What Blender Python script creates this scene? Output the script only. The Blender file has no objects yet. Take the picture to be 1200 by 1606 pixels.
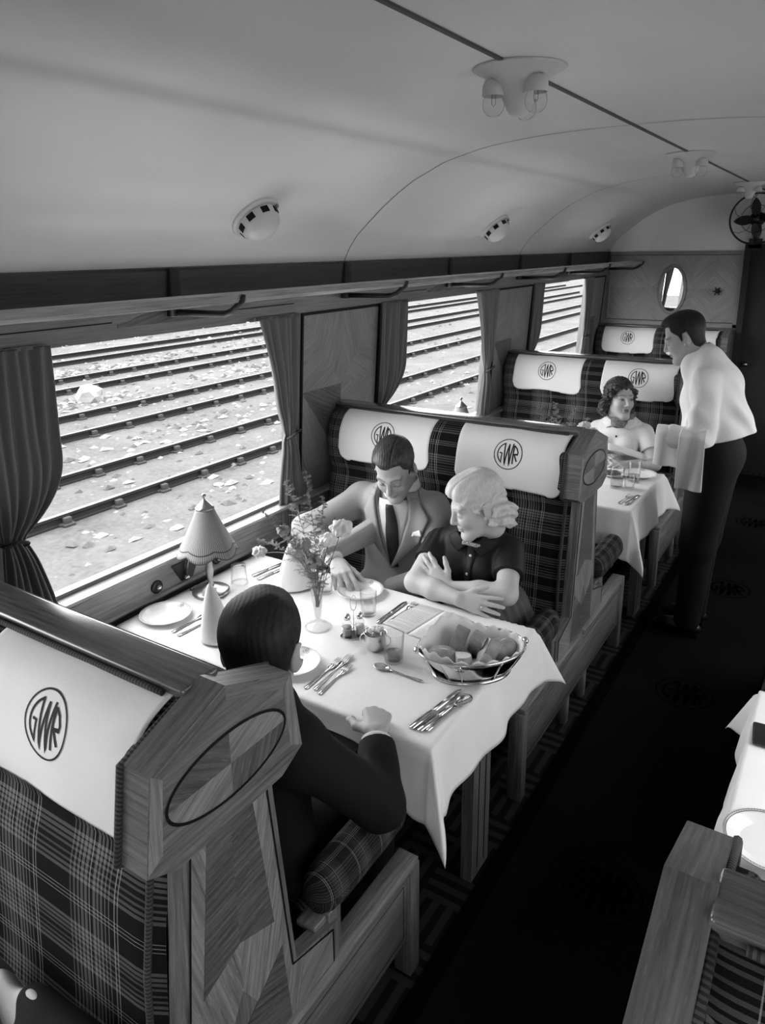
SKY=2.75; SKY_SIDE=.7; EXPO=1.08
import bpy, bmesh, math, random
import numpy as np
from mathutils import Vector, Matrix, Euler
random.seed(7); rng=np.random.default_rng(7)
SC=bpy.context.scene; COL=SC.collection
PI=math.pi; sin=math.sin; cos=math.cos
P=2.156; BAY=.471; XC=1.375; YEND=5.95; YFRONT=-4.6
# ------------------------------------------------------------------ materials
def srgb(v): return v/12.92 if v<=.04045 else ((v+.055)/1.055)**2.4
class NT:
    def __init__(s,m): s.n=m.node_tree.nodes; s.l=m.node_tree.links
    def node(s,t,**k):
        n=s.n.new(t)
        for a,b in k.items():
            if a=='inp':
                for i,v in b.items():
                    if hasattr(v,'is_output'): s.l.new(v,n.inputs[i])
                    else: n.inputs[i].default_value=v
            else: setattr(n,a,b)
        return n
    def math(s,op,a,b=0.,c=None,clamp=False):
        inp={0:a,1:b}
        if c is not None: inp[2]=c
        return s.node('ShaderNodeMath',operation=op,use_clamp=clamp,inp=inp).outputs[0]
    def ramp(s,fac,stops,interp='LINEAR'):
        n=s.node('ShaderNodeValToRGB',inp={0:fac}); r=n.color_ramp; r.interpolation=interp
        while len(r.elements)>1: r.elements.remove(r.elements[-1])
        r.elements[0].position=stops[0][0]; r.elements[0].color=(stops[0][1],)*3+(1,)
        for p,v in stops[1:]:
            e=r.elements.new(p); e.color=(v,v,v,1)
        return n.outputs[0]
def mat(name,v=.5,rough=.6,metal=0.,spec=.5,noise=0.,nscale=8.,bump=0.,bscale=60.,coat=0.):
    m=bpy.data.materials.new(name); m.use_nodes=True; t=NT(m); b=t.n['Principled BSDF']
    b.inputs['Base Color'].default_value=(v,v,v,1); b.inputs['Roughness'].default_value=rough
    b.inputs['Metallic'].default_value=metal; b.inputs['Specular IOR Level'].default_value=spec
    if coat: b.inputs['Coat Weight'].default_value=coat; b.inputs['Coat Roughness'].default_value=.15
    co=t.node('ShaderNodeTexCoord').outputs['Object']
    if noise:
        nz=t.node('ShaderNodeTexNoise',inp={'Vector':co,'Scale':nscale,'Detail':4.}).outputs[0]
        c=t.ramp(nz,[(.25,v*(1-noise)),(.75,min(1,v*(1+noise)))])
        t.l.new(c,b.inputs['Base Color'])
    if bump:
        nz=t.node('ShaderNodeTexNoise',inp={'Vector':co,'Scale':bscale,'Detail':3.}).outputs[0]
        bp=t.node('ShaderNodeBump',inp={'Height':nz,'Strength':bump,'Distance':.004}).outputs[0]
        t.l.new(bp,b.inputs['Normal'])
    return m
def wood(name,lo,hi,rough=.4,fleck=0.,coat=.15,scale=1.):
    m=bpy.data.materials.new(name); m.use_nodes=True; t=NT(m); b=t.n['Principled BSDF']
    uv=t.node('ShaderNodeTexCoord').outputs['UV']
    mp=t.node('ShaderNodeMapping',inp={'Vector':uv,'Scale':(5*scale,110*scale,1)}).outputs[0]
    n1=t.node('ShaderNodeTexNoise',inp={'Vector':mp,'Scale':1.,'Detail':5.,'Roughness':.65}).outputs[0]
    mp2=t.node('ShaderNodeMapping',inp={'Vector':uv,'Scale':(2.5*scale,14*scale,1)}).outputs[0]
    n2=t.node('ShaderNodeTexNoise',inp={'Vector':mp2,'Scale':1.,'Detail':2.}).outputs[0]
    f=t.math('ADD',t.math('MULTIPLY',n1,.7),t.math('MULTIPLY',n2,.3))
    c=t.ramp(f,[(.36,lo*.8),(.5,(lo+hi)/2),(.64,hi*1.1)])
    if fleck:
        mp3=t.node('ShaderNodeMapping',inp={'Vector':uv,'Scale':(45,260,1),'Rotation':(0,0,.35)}).outputs[0]
        n3=t.node('ShaderNodeTexNoise',inp={'Vector':mp3,'Scale':1.,'Detail':1.}).outputs[0]
        k=t.ramp(n3,[(.60,0),(.70,fleck*.8)])
        mx=t.node('ShaderNodeMix',data_type='RGBA',blend_type='ADD'); mx.inputs[0].default_value=1
        t.l.new(c,mx.inputs[6]); t.l.new(k,mx.inputs[7]); c=mx.outputs[2]
    t.l.new(c,b.inputs['Base Color']); b.inputs['Roughness'].default_value=rough
    b.inputs['Coat Weight'].default_value=coat; b.inputs['Coat Roughness'].default_value=.2
    bp=t.node('ShaderNodeBump',inp={'Height':n1,'Strength':.15,'Distance':.001}).outputs[0]
    t.l.new(bp,b.inputs['Normal'])
    return m
def plaid(name,base=.009,g=.090,lt=.25,pu=.25,pv=.19,k=1.):
    m=bpy.data.materials.new(name); m.use_nodes=True; t=NT(m); b=t.n['Principled BSDF']
    uv=t.node('ShaderNodeTexCoord').outputs['UV']
    wob=t.node('ShaderNodeTexNoise',inp={'Vector':uv,'Scale':900.,'Detail':1.}).outputs[0]
    sx=t.node('ShaderNodeSeparateXYZ',inp={0:uv})
    def stripes(coord,per,bands):
        f=t.math('FRACT',t.math('DIVIDE',coord,per))
        st=[(0,0.)]
        for (a,w,v) in bands:
            st+= [(a,v),(a+w,0.)]
        return t.ramp(f,st,'CONSTANT')
    B1=[(.02+.045*i,.018+.004*i,g*(.7+.06*i)) for i in range(5)]
    B2=[(.30+.045*i,.030-.004*i,g*(1.-.05*i)) for i in range(5)]
    u=stripes(sx.outputs[0],pu,B1+[(.255,.008,lt)]+B2+[(.545,.008,lt),(.58,.008,lt*.8)])
    V1=[(.02+.06*i,.042-.004*i,g*(1.1-.08*i)) for i in range(4)]
    V2=[(.28+.06*i,.022+.006*i,g*(.8+.08*i)) for i in range(4)]
    v=stripes(sx.outputs[1],pv,V1+V2+[(.70,.010,lt),(.745,.010,lt*.8),(.79,.010,lt)])
    mx=t.node('ShaderNodeMix',data_type='RGBA',blend_type='ADD'); mx.inputs[0].default_value=.75
    t.l.new(u,mx.inputs[6]); t.l.new(v,mx.inputs[7])
    l=t.node('ShaderNodeMix',data_type='RGBA',blend_type='LIGHTEN'); l.inputs[0].default_value=1
    t.l.new(mx.outputs[2],l.inputs[6]); l.inputs[7].default_value=(base,base,base,1)
    w=t.node('ShaderNodeMix',data_type='RGBA',blend_type='MULTIPLY'); w.inputs[0].default_value=1
    t.l.new(l.outputs[2],w.inputs[6]); t.l.new(t.ramp(wob,[(.3,.75*k),(.7,1.2*k)]),w.inputs[7])
    t.l.new(w.outputs[2],b.inputs['Base Color']); b.inputs['Roughness'].default_value=.85
    b.inputs['Specular IOR Level'].default_value=.06
    bp=t.node('ShaderNodeBump',inp={'Height':wob,'Strength':.25,'Distance':.001}).outputs[0]
    t.l.new(bp,b.inputs['Normal'])
    return m
def cloth(name,v,wscale=700.,rough=.85,var=.06,bump=.2,stain=.04):
    m=bpy.data.materials.new(name); m.use_nodes=True; t=NT(m); b=t.n['Principled BSDF']
    co=t.node('ShaderNodeTexCoord').outputs['Object']
    a=t.node('ShaderNodeTexNoise',inp={'Vector':co,'Scale':wscale,'Detail':1.}).outputs[0]
    c=t.node('ShaderNodeTexNoise',inp={'Vector':co,'Scale':9.,'Detail':3.}).outputs[0]
    f=t.math('ADD',t.math('MULTIPLY',t.math('SUBTRACT',a,.5),var*2),t.math('MULTIPLY',t.math('SUBTRACT',c,.5),stain*2))
    val=t.math('MULTIPLY',t.math('ADD',f,1.),v,clamp=True)
    t.l.new(val,b.inputs['Base Color']); b.inputs['Roughness'].default_value=rough; b.inputs['Specular IOR Level'].default_value=.2
    h=t.node('ShaderNodeTexNoise',inp={'Vector':co,'Scale':28.,'Detail':3.}).outputs[0]
    hh=t.math('ADD',t.math('MULTIPLY',a,.15),h)
    bp=t.node('ShaderNodeBump',inp={'Height':hh,'Strength':bump,'Distance':.006}).outputs[0]
    t.l.new(bp,b.inputs['Normal'])
    return m
def stripemat(name,v0,v1,axis,per,duty=.5,rough=.8,coord='Object'):
    m=bpy.data.materials.new(name); m.use_nodes=True; t=NT(m); b=t.n['Principled BSDF']
    co=t.node('ShaderNodeTexCoord').outputs[coord]
    sx=t.node('ShaderNodeSeparateXYZ',inp={0:co}).outputs[axis]
    f=t.math('FRACT',t.math('DIVIDE',sx,per))
    t.l.new(t.ramp(f,[(0,v0),(duty,v1)],'CONSTANT'),b.inputs['Base Color']); b.inputs['Roughness'].default_value=rough
    return m
def glassmat(name,tint=.97,rough=.0,edge=.35,gl=1.):
    # thin clear glass: mostly lets light through, glossy by angle, darker where seen edge on
    m=bpy.data.materials.new(name); m.use_nodes=True; t=NT(m)
    for n in list(t.n): t.n.remove(n)
    out=t.node('ShaderNodeOutputMaterial')
    lw=t.node('ShaderNodeLayerWeight',inp={'Blend':.5}).outputs['Facing']
    c=t.ramp(lw,[(0,tint),(.6,tint),(1,edge)])
    tr=t.node('ShaderNodeBsdfTransparent',inp={'Color':c}).outputs[0]
    gs=t.node('ShaderNodeBsdfGlossy',inp={'Roughness':.03+rough}).outputs[0]
    fr=t.ramp(lw,[(0,.03),(.5,.06),(.8,.22),(1,.8)])
    mx=t.node('ShaderNodeMixShader',inp={0:t.math('MULTIPLY',fr,gl,clamp=True),1:tr,2:gs}).outputs[0]
    t.l.new(mx,out.inputs[0])
    return m
M={}
M['paint']=mat('ceiling_gloss_paint',.78,.42,spec=.35,noise=.04,nscale=2.5)
M['oak']=wood('oak',.068,.175,fleck=.04,rough=.5,coat=.08)
M['oak2']=wood('oak_pale_veneer',.115,.25,fleck=.05,rough=.5,coat=.08)
M['oak3']=wood('oak_dark_veneer',.042,.115,fleck=.05,rough=.5,coat=.08)
M['wallwood']=wood('wall_oak',.12,.18,rough=.4,coat=.1)
M['wallwood2']=wood('wall_oak_figured',.15,.215,rough=.4,fleck=.03,coat=.1)
M['darkwood']=wood('dark_walnut',.012,.032,rough=.45,coat=.05)
M['endwood']=wood('end_oak',.21,.27,rough=.4); M['endwood2']=wood('end_oak_figured',.24,.30,rough=.4)
M['oakpol']=wood('oak_polished',.058,.145,rough=.22,coat=.6)
M['black']=mat('ebony_string',.004,.6,spec=.2)
M['plaid']=plaid('plaid_moquette')
M['plaidB']=plaid('plaid_moquette_open',base=.014,g=.05,lt=.26,pu=.11,pv=.11)
M['linen']=cloth('white_linen',.80)
M['linen2']=cloth('white_damask',.82,bump=.35)
M['ink']=mat('woven_emblem_black',.012,.85)
M['curtain']=cloth('grey_curtain',.16,wscale=400.,rough=.6,bump=.15)
M['iron']=mat('black_iron',.012,.4)
M['steel']=mat('plated_silver',.72,.16,metal=1.)
M['brass']=mat('dull_brass',.35,.3,metal=1.)
M['darkmetal']=mat('dark_bronze',.06,.35,metal=.8)
M['china']=mat('white_china',.80,.12)
M['chinaline']=mat('china_border',.18,.2)
M['glass']=glassmat('clear_glass',.97,0,.62); M['pane']=glassmat('window_glass',.98,0,.9,.12)
M['bulb']=glassmat('bulb_glass',.96,0,.6)
M['carpet']=mat('carpet',.03,.95)
M['runner']=mat('dark_runner',.0075,.95,noise=.2,nscale=3,spec=.0)
M['runnerink']=mat('runner_emblem',.0025,.95,spec=.0)
M['edge']=mat('runner_border',.003,.95,spec=.0)
M['blackcloth']=mat('black_door',.008,.7)
M['mirror']=mat('mirror',.9,.01,metal=1.)
M['piping']=stripemat('corded_piping',.012,.06,0,.008,.5,coord='UV')
M['hole']=mat('dark_void',.003,1.)
# ------------------------------------------------------------------ mesh builder
class MB:
    def __init__(s): s.v=[];s.f=[];s.mi=[];s.uv=[];s.sm=[]
    def add(s,vs,fs,mi=0,uvs=None,smooth=False,grain=None,M4=None):
        vs=[Vector(v) for v in vs]
        if M4 is not None: vs=[M4@v for v in vs]
        o=len(s.v); off=Vector((random.random()*5,random.random()*5))
        g=Vector(grain) if grain is not None else None
        if g is None and uvs is None:
            mn=[min(v[i] for v in vs) for i in range(3)]; mx=[max(v[i] for v in vs) for i in range(3)]
            d=[mx[i]-mn[i] for i in range(3)]; g=Vector((0,0,0)); g[d.index(max(d))]=1
        s.v+= [tuple(v) for v in vs]
        for k,f in enumerate(fs):
            s.f.append([o+i for i in f]); s.mi.append(mi if not isinstance(mi,(list,tuple)) else mi[k]); s.sm.append(smooth)
            if uvs is not None: s.uv.append([uvs[i] for i in f])
            else:
                a,b,c=vs[f[0]],vs[f[1]],vs[f[2]]; n=(b-a).cross(c-a)
                if n.length<1e-12: n=Vector((0,0,1))
                n.normalize(); gg=g-n*g.dot(n)
                if gg.length<.15:
                    gg=Vector((1,0,0)) if abs(n.x)<.8 else Vector((0,1,0)); gg=gg-n*gg.dot(n)
                gg.normalize(); h=n.cross(gg)
                s.uv.append([(vs[i].dot(gg)+off[0],vs[i].dot(h)+off[1]) for i in f])
        return s
    def box(s,lo,hi,mi=0,grain=None,M4=None):
        x0,y0,z0=lo;x1,y1,z1=hi
        return s.add([(x0,y0,z0),(x1,y0,z0),(x1,y1,z0),(x0,y1,z0),(x0,y0,z1),(x1,y0,z1),(x1,y1,z1),(x0,y1,z1)],
          [(0,3,2,1),(4,5,6,7),(0,1,5,4),(1,2,6,5),(2,3,7,6),(3,0,4,7)],mi,grain=grain,M4=M4)
    def prism(s,poly,ax,a,b,mi=0,grain=None,M4=None,smooth=False):
        n=len(poly)
        ar=sum(poly[i][0]*poly[(i+1)%n][1]-poly[(i+1)%n][0]*poly[i][1] for i in range(n))
        if ar<0: poly=poly[::-1]
        def pt(p,t): return {'x':(t,p[0],p[1]),'y':(p[1],t,p[0]),'z':(p[0],p[1],t)}[ax]
        vs=[pt(p,a) for p in poly]+[pt(p,b) for p in poly]
        fs=[list(range(n))[::-1],list(range(n,2*n))]+[(i,(i+1)%n,n+(i+1)%n,n+i) for i in range(n)]
        if b<a: fs=[f[::-1] for f in fs]
        return s.add(vs,fs,mi,grain=grain,M4=M4,smooth=smooth)
    def grid(s,nu,nv,fn,mi=0,closeu=False,smooth=True,uvfn=None,flip=False):
        vs=[];uv=[]
        for i in range(nu):
            for j in range(nv):
                p=fn(i/(nu-1) if not closeu else i/nu,j/(nv-1)); vs.append(p)
                uv.append(uvfn(i/(nu-1) if not closeu else i/nu,j/(nv-1)) if uvfn else (i/(nu-1),j/(nv-1)))
        fs=[]
        for i in range(nu if closeu else nu-1):
            i2=(i+1)%nu
            for j in range(nv-1):
                f=(i*nv+j,i2*nv+j,i2*nv+j+1,i*nv+j+1); fs.append(f[::-1] if flip else f)
        return s.add(vs,fs,mi,uvs=uv,smooth=smooth)
    def lathe(s,prof,c=(0,0,0),seg=24,mi=0,M4=None,smooth=True,sx=1.,sy=1.):
        vs=[];fs=[];n=len(prof)
        for k in range(seg):
            a=2*PI*k/seg
            for r,z in prof: vs.append((c[0]+r*cos(a)*sx,c[1]+r*sin(a)*sy,c[2]+z))
        for k in range(seg):
            k2=(k+1)%seg
            for j in range(n-1): fs.append((k*n+j,k2*n+j,k2*n+j+1,k*n+j+1))
        if prof[0][0]>1e-6: fs.append([k*n for k in range(seg)][::-1])
        if prof[-1][0]>1e-6: fs.append([k*n+n-1 for k in range(seg)])
        return s.add(vs,fs,mi,smooth=smooth,M4=M4)
    def tube(s,path,r,seg=8,mi=0,closed=False,M4=None,caps=True,uvs=True):
        path=[Vector(p) for p in path]; n=len(path); R=r if isinstance(r,(list,tuple)) else [r]*n
        vs=[];uv=[];L=0; up=None
        for i,p in enumerate(path):
            a=path[(i-1)%n] if (closed or i>0) else p; b=path[(i+1)%n] if (closed or i<n-1) else p
            t=(b-a)
            if t.length<1e-9: t=Vector((0,0,1))
            t.normalize()
            if up is None:
                up=Vector((0,0,1)) if abs(t.z)<.9 else Vector((1,0,0))
            up=(up-t*up.dot(t)); up.normalize(); w=t.cross(up)
            if i: L+=(p-path[i-1]).length
            for k in range(seg):
                an=2*PI*k/seg; vs.append(p+(up*cos(an)+w*sin(an))*R[i]); uv.append((L,k/seg*2*PI*R[i]))
        fs=[]
        for i in range(n if closed else n-1):
            i2=(i+1)%n
            for k in range(seg):
                k2=(k+1)%seg; fs.append((i*seg+k,i*seg+k2,i2*seg+k2,i2*seg+k))
        if caps and not closed: fs+= [list(range(seg))[::-1],[(n-1)*seg+k for k in range(seg)]]
        return s.add(vs,fs,mi,uvs=uv,smooth=True,M4=M4)
    def ball(s,c,r,seg=16,rings=10,mi=0,M4=None):
        r=r if isinstance(r,(list,tuple)) else (r,r,r)
        vs=[];fs=[]
        for i in range(rings+1):
            th=PI*i/rings
            for k in range(seg):
                a=2*PI*k/seg; vs.append((c[0]+r[0]*sin(th)*cos(a),c[1]+r[1]*sin(th)*sin(a),c[2]-r[2]*cos(th)))
        for i in range(rings):
            for k in range(seg):
                k2=(k+1)%seg; fs.append((i*seg+k,i*seg+k2,(i+1)*seg+k2,(i+1)*seg+k))
        return s.add(vs,fs,mi,smooth=True,M4=M4)
    def ribbon(s,path,w,fn,mi=0,closed=False,step=.02):
        """flat stroke of width w along a 2-D path, mapped on a surface by fn(a,b)"""
        pts=[]
        n=len(path)
        for i in range(n if closed else n-1):
            a=Vector(path[i]); b=Vector(path[(i+1)%n]); k=max(1,int((b-a).length/step))
            pts+= [a.lerp(b,j/k) for j in range(k)]
        if not closed: pts.append(Vector(path[-1]))
        vs=[];m=len(pts)
        for i,p in enumerate(pts):
            a=pts[(i-1)%m] if (closed or i>0) else p; b=pts[(i+1)%m] if (closed or i<m-1) else p
            t=(b-a); t.normalize(); nn=Vector((-t.y,t.x))
            if (closed or 0<i<m-1):
                t1=(p-a); t1.normalize(); d=max(.55,abs(t1.dot(t))); 
            else: d=1
            q=nn*(w/2/d); vs+= [fn(*(p+q)),fn(*(p-q))]
        fs=[]
        for i in range(m if closed else m-1):
            j=(i+1)%m; fs.append((2*i,2*i+1,2*j+1,2*j))
        return s.add(vs,fs,mi,smooth=True)
    def build(s,name,mats,parent=None,loc=(0,0,0),rz=0.,fix=True):
        me=bpy.data.meshes.new(name); me.from_pydata(s.v,[],s.f)
        for m in (mats if isinstance(mats,(list,tuple)) else [mats]): me.materials.append(m)
        ul=me.uv_layers.new(name='UVMap'); k=0; flat=[]
        for u in s.uv:
            for a in u: flat+= [a[0],a[1]]
        ul.data.foreach_set('uv',flat)
        me.polygons.foreach_set('material_index',s.mi); me.polygons.foreach_set('use_smooth',s.sm)
        me.update()
        o=bpy.data.objects.new(name,me); COL.objects.link(o); o.location=loc; o.rotation_euler=(0,0,rz)
        if parent is not None: o.parent=parent
        return o
def bev(o,w=.004,seg=2,ang=40):
    m=o.modifiers.new('bevel','BEVEL'); m.width=w; m.segments=seg; m.limit_method='ANGLE'; m.angle_limit=math.radians(ang); m.harden_normals=False
    for p in o.data.polygons: p.use_smooth=True
    a=o.modifiers.new('wn','WEIGHTED_NORMAL') if False else None
    return o
def sub(o,l=1):
    m=o.modifiers.new('sub','SUBSURF'); m.levels=l; m.render_levels=l; return o
def sol(o,t,off=0.):
    m=o.modifiers.new('sol','SOLIDIFY'); m.thickness=t; m.offset=off; return o
def tag(o,label=None,cat=None,group=None,kind=None):
    if label: o['label']=label
    if cat: o['category']=cat
    if group: o['group']=group
    if kind: o['kind']=kind
    return o
def thing(name,label,cat,loc=(0,0,0),rz=0.,group=None):
    o=bpy.data.objects.new(name,None); COL.objects.link(o); o.location=loc; o.rotation_euler=(0,0,rz); o.empty_display_size=.1
    return tag(o,label,cat,group)
def struct(name,mb,m): return tag(mb.build(name,m),kind='structure')
def dup(o,loc=None,rz=None,label=None,group=None,parent=None):
    c=o.copy(); COL.objects.link(c)
    if parent is not None: c.parent=parent
    for ch in list(o.children): dup(ch,parent=c)
    if loc is not None: c.location=loc
    if rz is not None: c.rotation_euler=(0,0,rz)
    if label: c['label']=label
    if group: c['group']=group
    return c
# lettering: the roundel with the three letters, unit circle
def _arc(cx,cy,r,a0,a1,n,ry=None): return [(cx+r*cos(a0+(a1-a0)*i/n),cy+(ry or r)*sin(a0+(a1-a0)*i/n)) for i in range(n+1)]
LET=[(_arc(0,0,.80,math.radians(116),math.radians(206),10)+[(-.50,-.66),(-.46,.02),(-.66,.04)],.085),
     ([(-.37,.74),(-.40,.74)],.0),
     ([(-.33,.78),(-.20,-.80),(.01,.72)],.095),([(.01,.72),(.16,-.80),(.31,.78)],.095),
     ([(.42,-.66),(.40,.66)],.10),([(.40,.66),(.62,.46),(.76,.18),(.74,.04),(.44,.02)],.085),([(.50,.02),(.72,-.46)],.10)]
def emblem(fn,rad,name,m,parent,sx=1.,ring=.06,bold=1.):
    mb=MB()
    mb.ribbon([(rad*sx*cos(a),rad*sin(a)) for a in [2*PI*i/48 for i in range(48)]],ring*rad,fn,closed=True,step=.02)
    for path,w in LET:
        if w: mb.ribbon([(rad*.93*sx*a,rad*.93*b) for a,b in path],w*rad*bold,fn,step=.01)
    return mb.build(name,m,parent)
# ------------------------------------------------------------------ shell
def lean(z): return 0. if z<.9 else .075*(z-.9)/1.085
CPX=[.074,.092,.113,.150,.204,.291,.370,.456,.611,.785,.900,1.028,1.203,1.375]; CPZ=[1.985,2.025,2.057,2.103,2.149,2.221,2.277,2.328,2.395,2.435,2.450,2.460,2.467,2.469]
def cz(x): return float(np.interp(min(x,2*XC-x),CPX,CPZ))
mb=MB(); mb.box((0-.1,YFRONT,-.1),(2.85,YEND+.1,0)); 
fl=struct('floor',mb,M['carpet'])
# patterned carpet: squares of strokes set alternately along and across
def carpetmat():
    m=bpy.data.materials.new('patterned_carpet'); m.use_nodes=True; t=NT(m); b=t.n['Principled BSDF']
    co=t.node('ShaderNodeTexCoord').outputs['Object']; sx=t.node('ShaderNodeSeparateXYZ',inp={0:co})
    c=.15
    a=t.math('FRACT',t.math('DIVIDE',sx.outputs[0],c/3)); bb=t.math('FRACT',t.math('DIVIDE',sx.outputs[1],c/3))
    ck=t.node('ShaderNodeTexChecker',inp={'Vector':co,'Scale':1/c,'Color1':(0,0,0,1),'Color2':(1,1,1,1)}).outputs[1]
    f=t.math('ADD',t.math('MULTIPLY',t.math('LESS_THAN',a,.5),ck),t.math('MULTIPLY',t.math('LESS_THAN',bb,.5),t.math('SUBTRACT',1.,ck)))
    t.l.new(t.ramp(f,[(0,.006),(1,.024)]),b.inputs['Base Color']); b.inputs['Roughness'].default_value=.95
    b.inputs['Specular IOR Level'].default_value=.1
    return m
fl.data.materials.clear(); fl.data.materials.append(carpetmat())
# side walls with window openings
WIN=[(BAY+i*P,i) for i in range(-2,3)]; WH=.715; Z0,Z1=.885,1.775
def sidewall(name,right):
    mb=MB(); T=.07
    cuts=[YFRONT]+[y for c,_ in WIN for y in (c-WH,c+WH)]+[YEND]
    mb.box((-T,YFRONT,0),(0,YEND,.74),0,grain=(0,1,0)); mb.box((-T,YFRONT,.74),(0,YEND,Z0),0,grain=(0,1,0))
    mb.box((-T,YFRONT,Z1),(0,YEND,2.0),0,grain=(0,1,0))
    for a,b in zip(cuts[0::2],cuts[1::2]):
        mb.box((-T,a,Z0),(0,b,Z1),0,grain=(0,0,1))
        # figured veneer panel: four mirrored triangles round a low centre
        if b-a>.3:
            y0,y1,z0,z1=a+.05,b-.05,1.02,Z1-.02; ym=(y0+y1)/2; zm=1.40
            g=[(0,.35,1),(0,-.35,1)]
            T1=.004
            tri=[([(y0,z1),(ym,z1),(ym,zm)],g[0],1),([(y0,z1),(ym,zm),(y0,zm)],(0,1,.5),1),([(ym,z1),(y1,z1),(ym,zm)],g[1],1),([(y1,z1),(y1,zm),(ym,zm)],(0,1,-.5),1),
                 ([(y0,zm),(ym,zm),(ym,z0)],(0,1,-.45),2),([(y0,zm),(ym,z0),(y0,z0)],g[1],1),([(ym,zm),(y1,zm),(ym,z0)],(0,1,.45),1),([(y1,zm),(y1,z0),(ym,z0)],g[0],1)]
            for p,gr,mi in tri: mb.prism([(q[0],q[1]) for q in p],'x',0,T1,mi,grain=gr)
            for p,q in (((y0-.012,z0),(y0,z1+.012)),((y1,z0),(y1+.012,z1+.012)),((y0,z1),(y1,z1+.012))): mb.box((0,p[0],p[1]),(.009,q[0],q[1]),3)
    # inlaid lines and stepped dark motif over every window
    for c,_ in WIN:
        for s in (-1,1):
            for (ya,za,yb,zb) in ((.30,1.852,.70,1.856),(.26,1.812,.70,1.816)): mb.box((0,c+min(s*ya,s*yb),za),(.0015,c+max(s*ya,s*yb),zb),3)
        mb.prism([(c-.24,1.795),(c+.24,1.795),(c+.24,1.805),(c+.19,1.812),(c+.15,1.825),(c+.1,1.835),(c-.1,1.835),(c-.15,1.825),(c-.19,1.812),(c-.24,1.805)],'x',0,.002,2,grain=(0,1,.2))
    out=[]
    for (x,y,z) in mb.v:
        X=x+lean(z); out.append((2.75-X,y,z) if right else (X,y,z))
    mb.v=out
    if right: mb.f=[f[::-1] for f in mb.f]; mb.uv=[u[::-1] for u in mb.uv]
    return struct(name,mb,[M['wallwood'],M['wallwood2'],M['oak3'],M['black']])
sidewall('wall_left',False); sidewall('wall_right',True)
# dark cornice band and moulded sill rail
for nm,right in (('left',False),('right',True)):
    mb=MB(); mb.prism([(0.045,1.872),(.066,1.868),(.082,1.985),(.06,1.99)],'y',YFRONT,YEND) if False else None
    pts=[(.060,1.872),(.078,1.876),(.088,1.975),(.094,1.985),(.06,1.99)]
    X=lambda x:(2.75-x if right else x)
    n=len(pts); vs=[(X(x),YFRONT,z) for x,z in pts]+[(X(x),YEND,z) for x,z in pts]
    fs=[list(range(n)),list(range(n,2*n))[::-1]]+[(i,n+i,n+(i+1)%n,(i+1)%n) for i in range(n)]
    if right: fs=[f[::-1] for f in fs]
    mb.add(vs,fs,0,grain=(0,1,0)); struct('trim_1' if not right else 'trim_2',mb,M['darkwood'])
    mb=MB()
    pts=[(-.02,.872),(.035,.872),(.047,.878),(.05,.886),(.045,.894),(.02,.897),(-.02,.897)]
    pts2=[(0,.748),(.030,.748),(.034,.756),(.030,.764),(.022,.77),(.022,.862),(.03,.866),(.03,.872),(0,.872)]
    for pts,mi in ((pts,0),(pts2,0)):
        n=len(pts); vs=[(X(x),YFRONT,z) for x,z in pts]+[(X(x),YEND,z) for x,z in pts]
        fs=[list(range(n)),list(range(n,2*n))[::-1]]+[(i,n+i,n+(i+1)%n,(i+1)%n) for i in range(n)]
        if right: fs=[f[::-1] for f in fs]
        mb.add(vs,fs,mi,grain=(0,1,0))
    struct('trim_3' if not right else 'trim_4',mb,wood('sill_oak'+nm,.20,.34,rough=.3,coat=.4))
k=0
for right in (False,True):
    for c,i in WIN:
        k+=1; mb=MB(); X=lambda x,z:(2.75-(x+lean(z)) if right else x+lean(z))
        def fb(x0,x1,y0,y1,z0,z1):
            vs=[(X(x,z),y,z) for z in (z0,z1) for (x,y) in ((x0,y0),(x1,y0),(x1,y1),(x0,y1))]
            fs=[(0,3,2,1),(4,5,6,7),(0,1,5,4),(1,2,6,5),(2,3,7,6),(3,0,4,7)]
            mb.add(vs,[f[::-1] for f in fs] if right else fs)
        w=.028
        fb(-.05,-.012,c-WH,c+WH,Z0,Z0+w); fb(-.05,-.012,c-WH,c+WH,Z1-w*.6,Z1)
        fb(-.05,-.012,c-WH,c-WH+w,Z0+w,Z1-w*.6); fb(-.05,-.012,c+WH-w,c+WH,Z0+w,Z1-w*.6)
        f=struct('window_%d'%k,mb,M['wallwood'])
        mb=MB(); vs=[(X(-.03,z),y,z) for z in (Z0+w,Z1-w*.6) for y in (c-WH+w,c+WH-w)]
        mb.add(vs,[(0,2,3,1)]); g=mb.build('glass_pane',M['pane'],f)
# ceiling
NY=2
xs=[.074+ (2*XC-.148)*(.5-.5*cos(PI*i/64)) for i in range(65)]
mb=MB(); vs=[(x,y,cz(x)) for x in xs for y in (YFRONT,YEND)]
mb.add(vs,[(2*i,2*i+2,2*i+3,2*i+1) for i in range(64)],smooth=True)
ce=struct('ceiling',mb,M['paint']); sol(ce,.03,1.)
# seams in the ceiling: centre line and hoops over every pier
gm=mat('seam_dark',.06,.6)
mb=MB(); lampy=[.47+i*P for i in range(-2,3)]
segs=[]; y=YFRONT
for ly in lampy: segs.append((y,ly-.0)); y=ly+.0
segs.append((y,YEND-.02))
mb.box((XC-.006,YFRONT,2.464),(XC+.006,YEND-.02,2.470))
struct('trim_5',mb,gm)
for j,yy in enumerate([BAY-P/2-P,BAY-P/2,BAY+P/2,BAY+1.5*P]):
    mb=MB(); w=.0028
    vs=[];
    for x in xs: vs+= [(x,yy-w,cz(x)-.0015),(x,yy+w,cz(x)-.0015)]
    mb.add(vs,[(2*i,2*i+1,2*i+3,2*i+2) for i in range(64)],smooth=True); struct('trim_%d'%(6+j),mb,gm)
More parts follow.
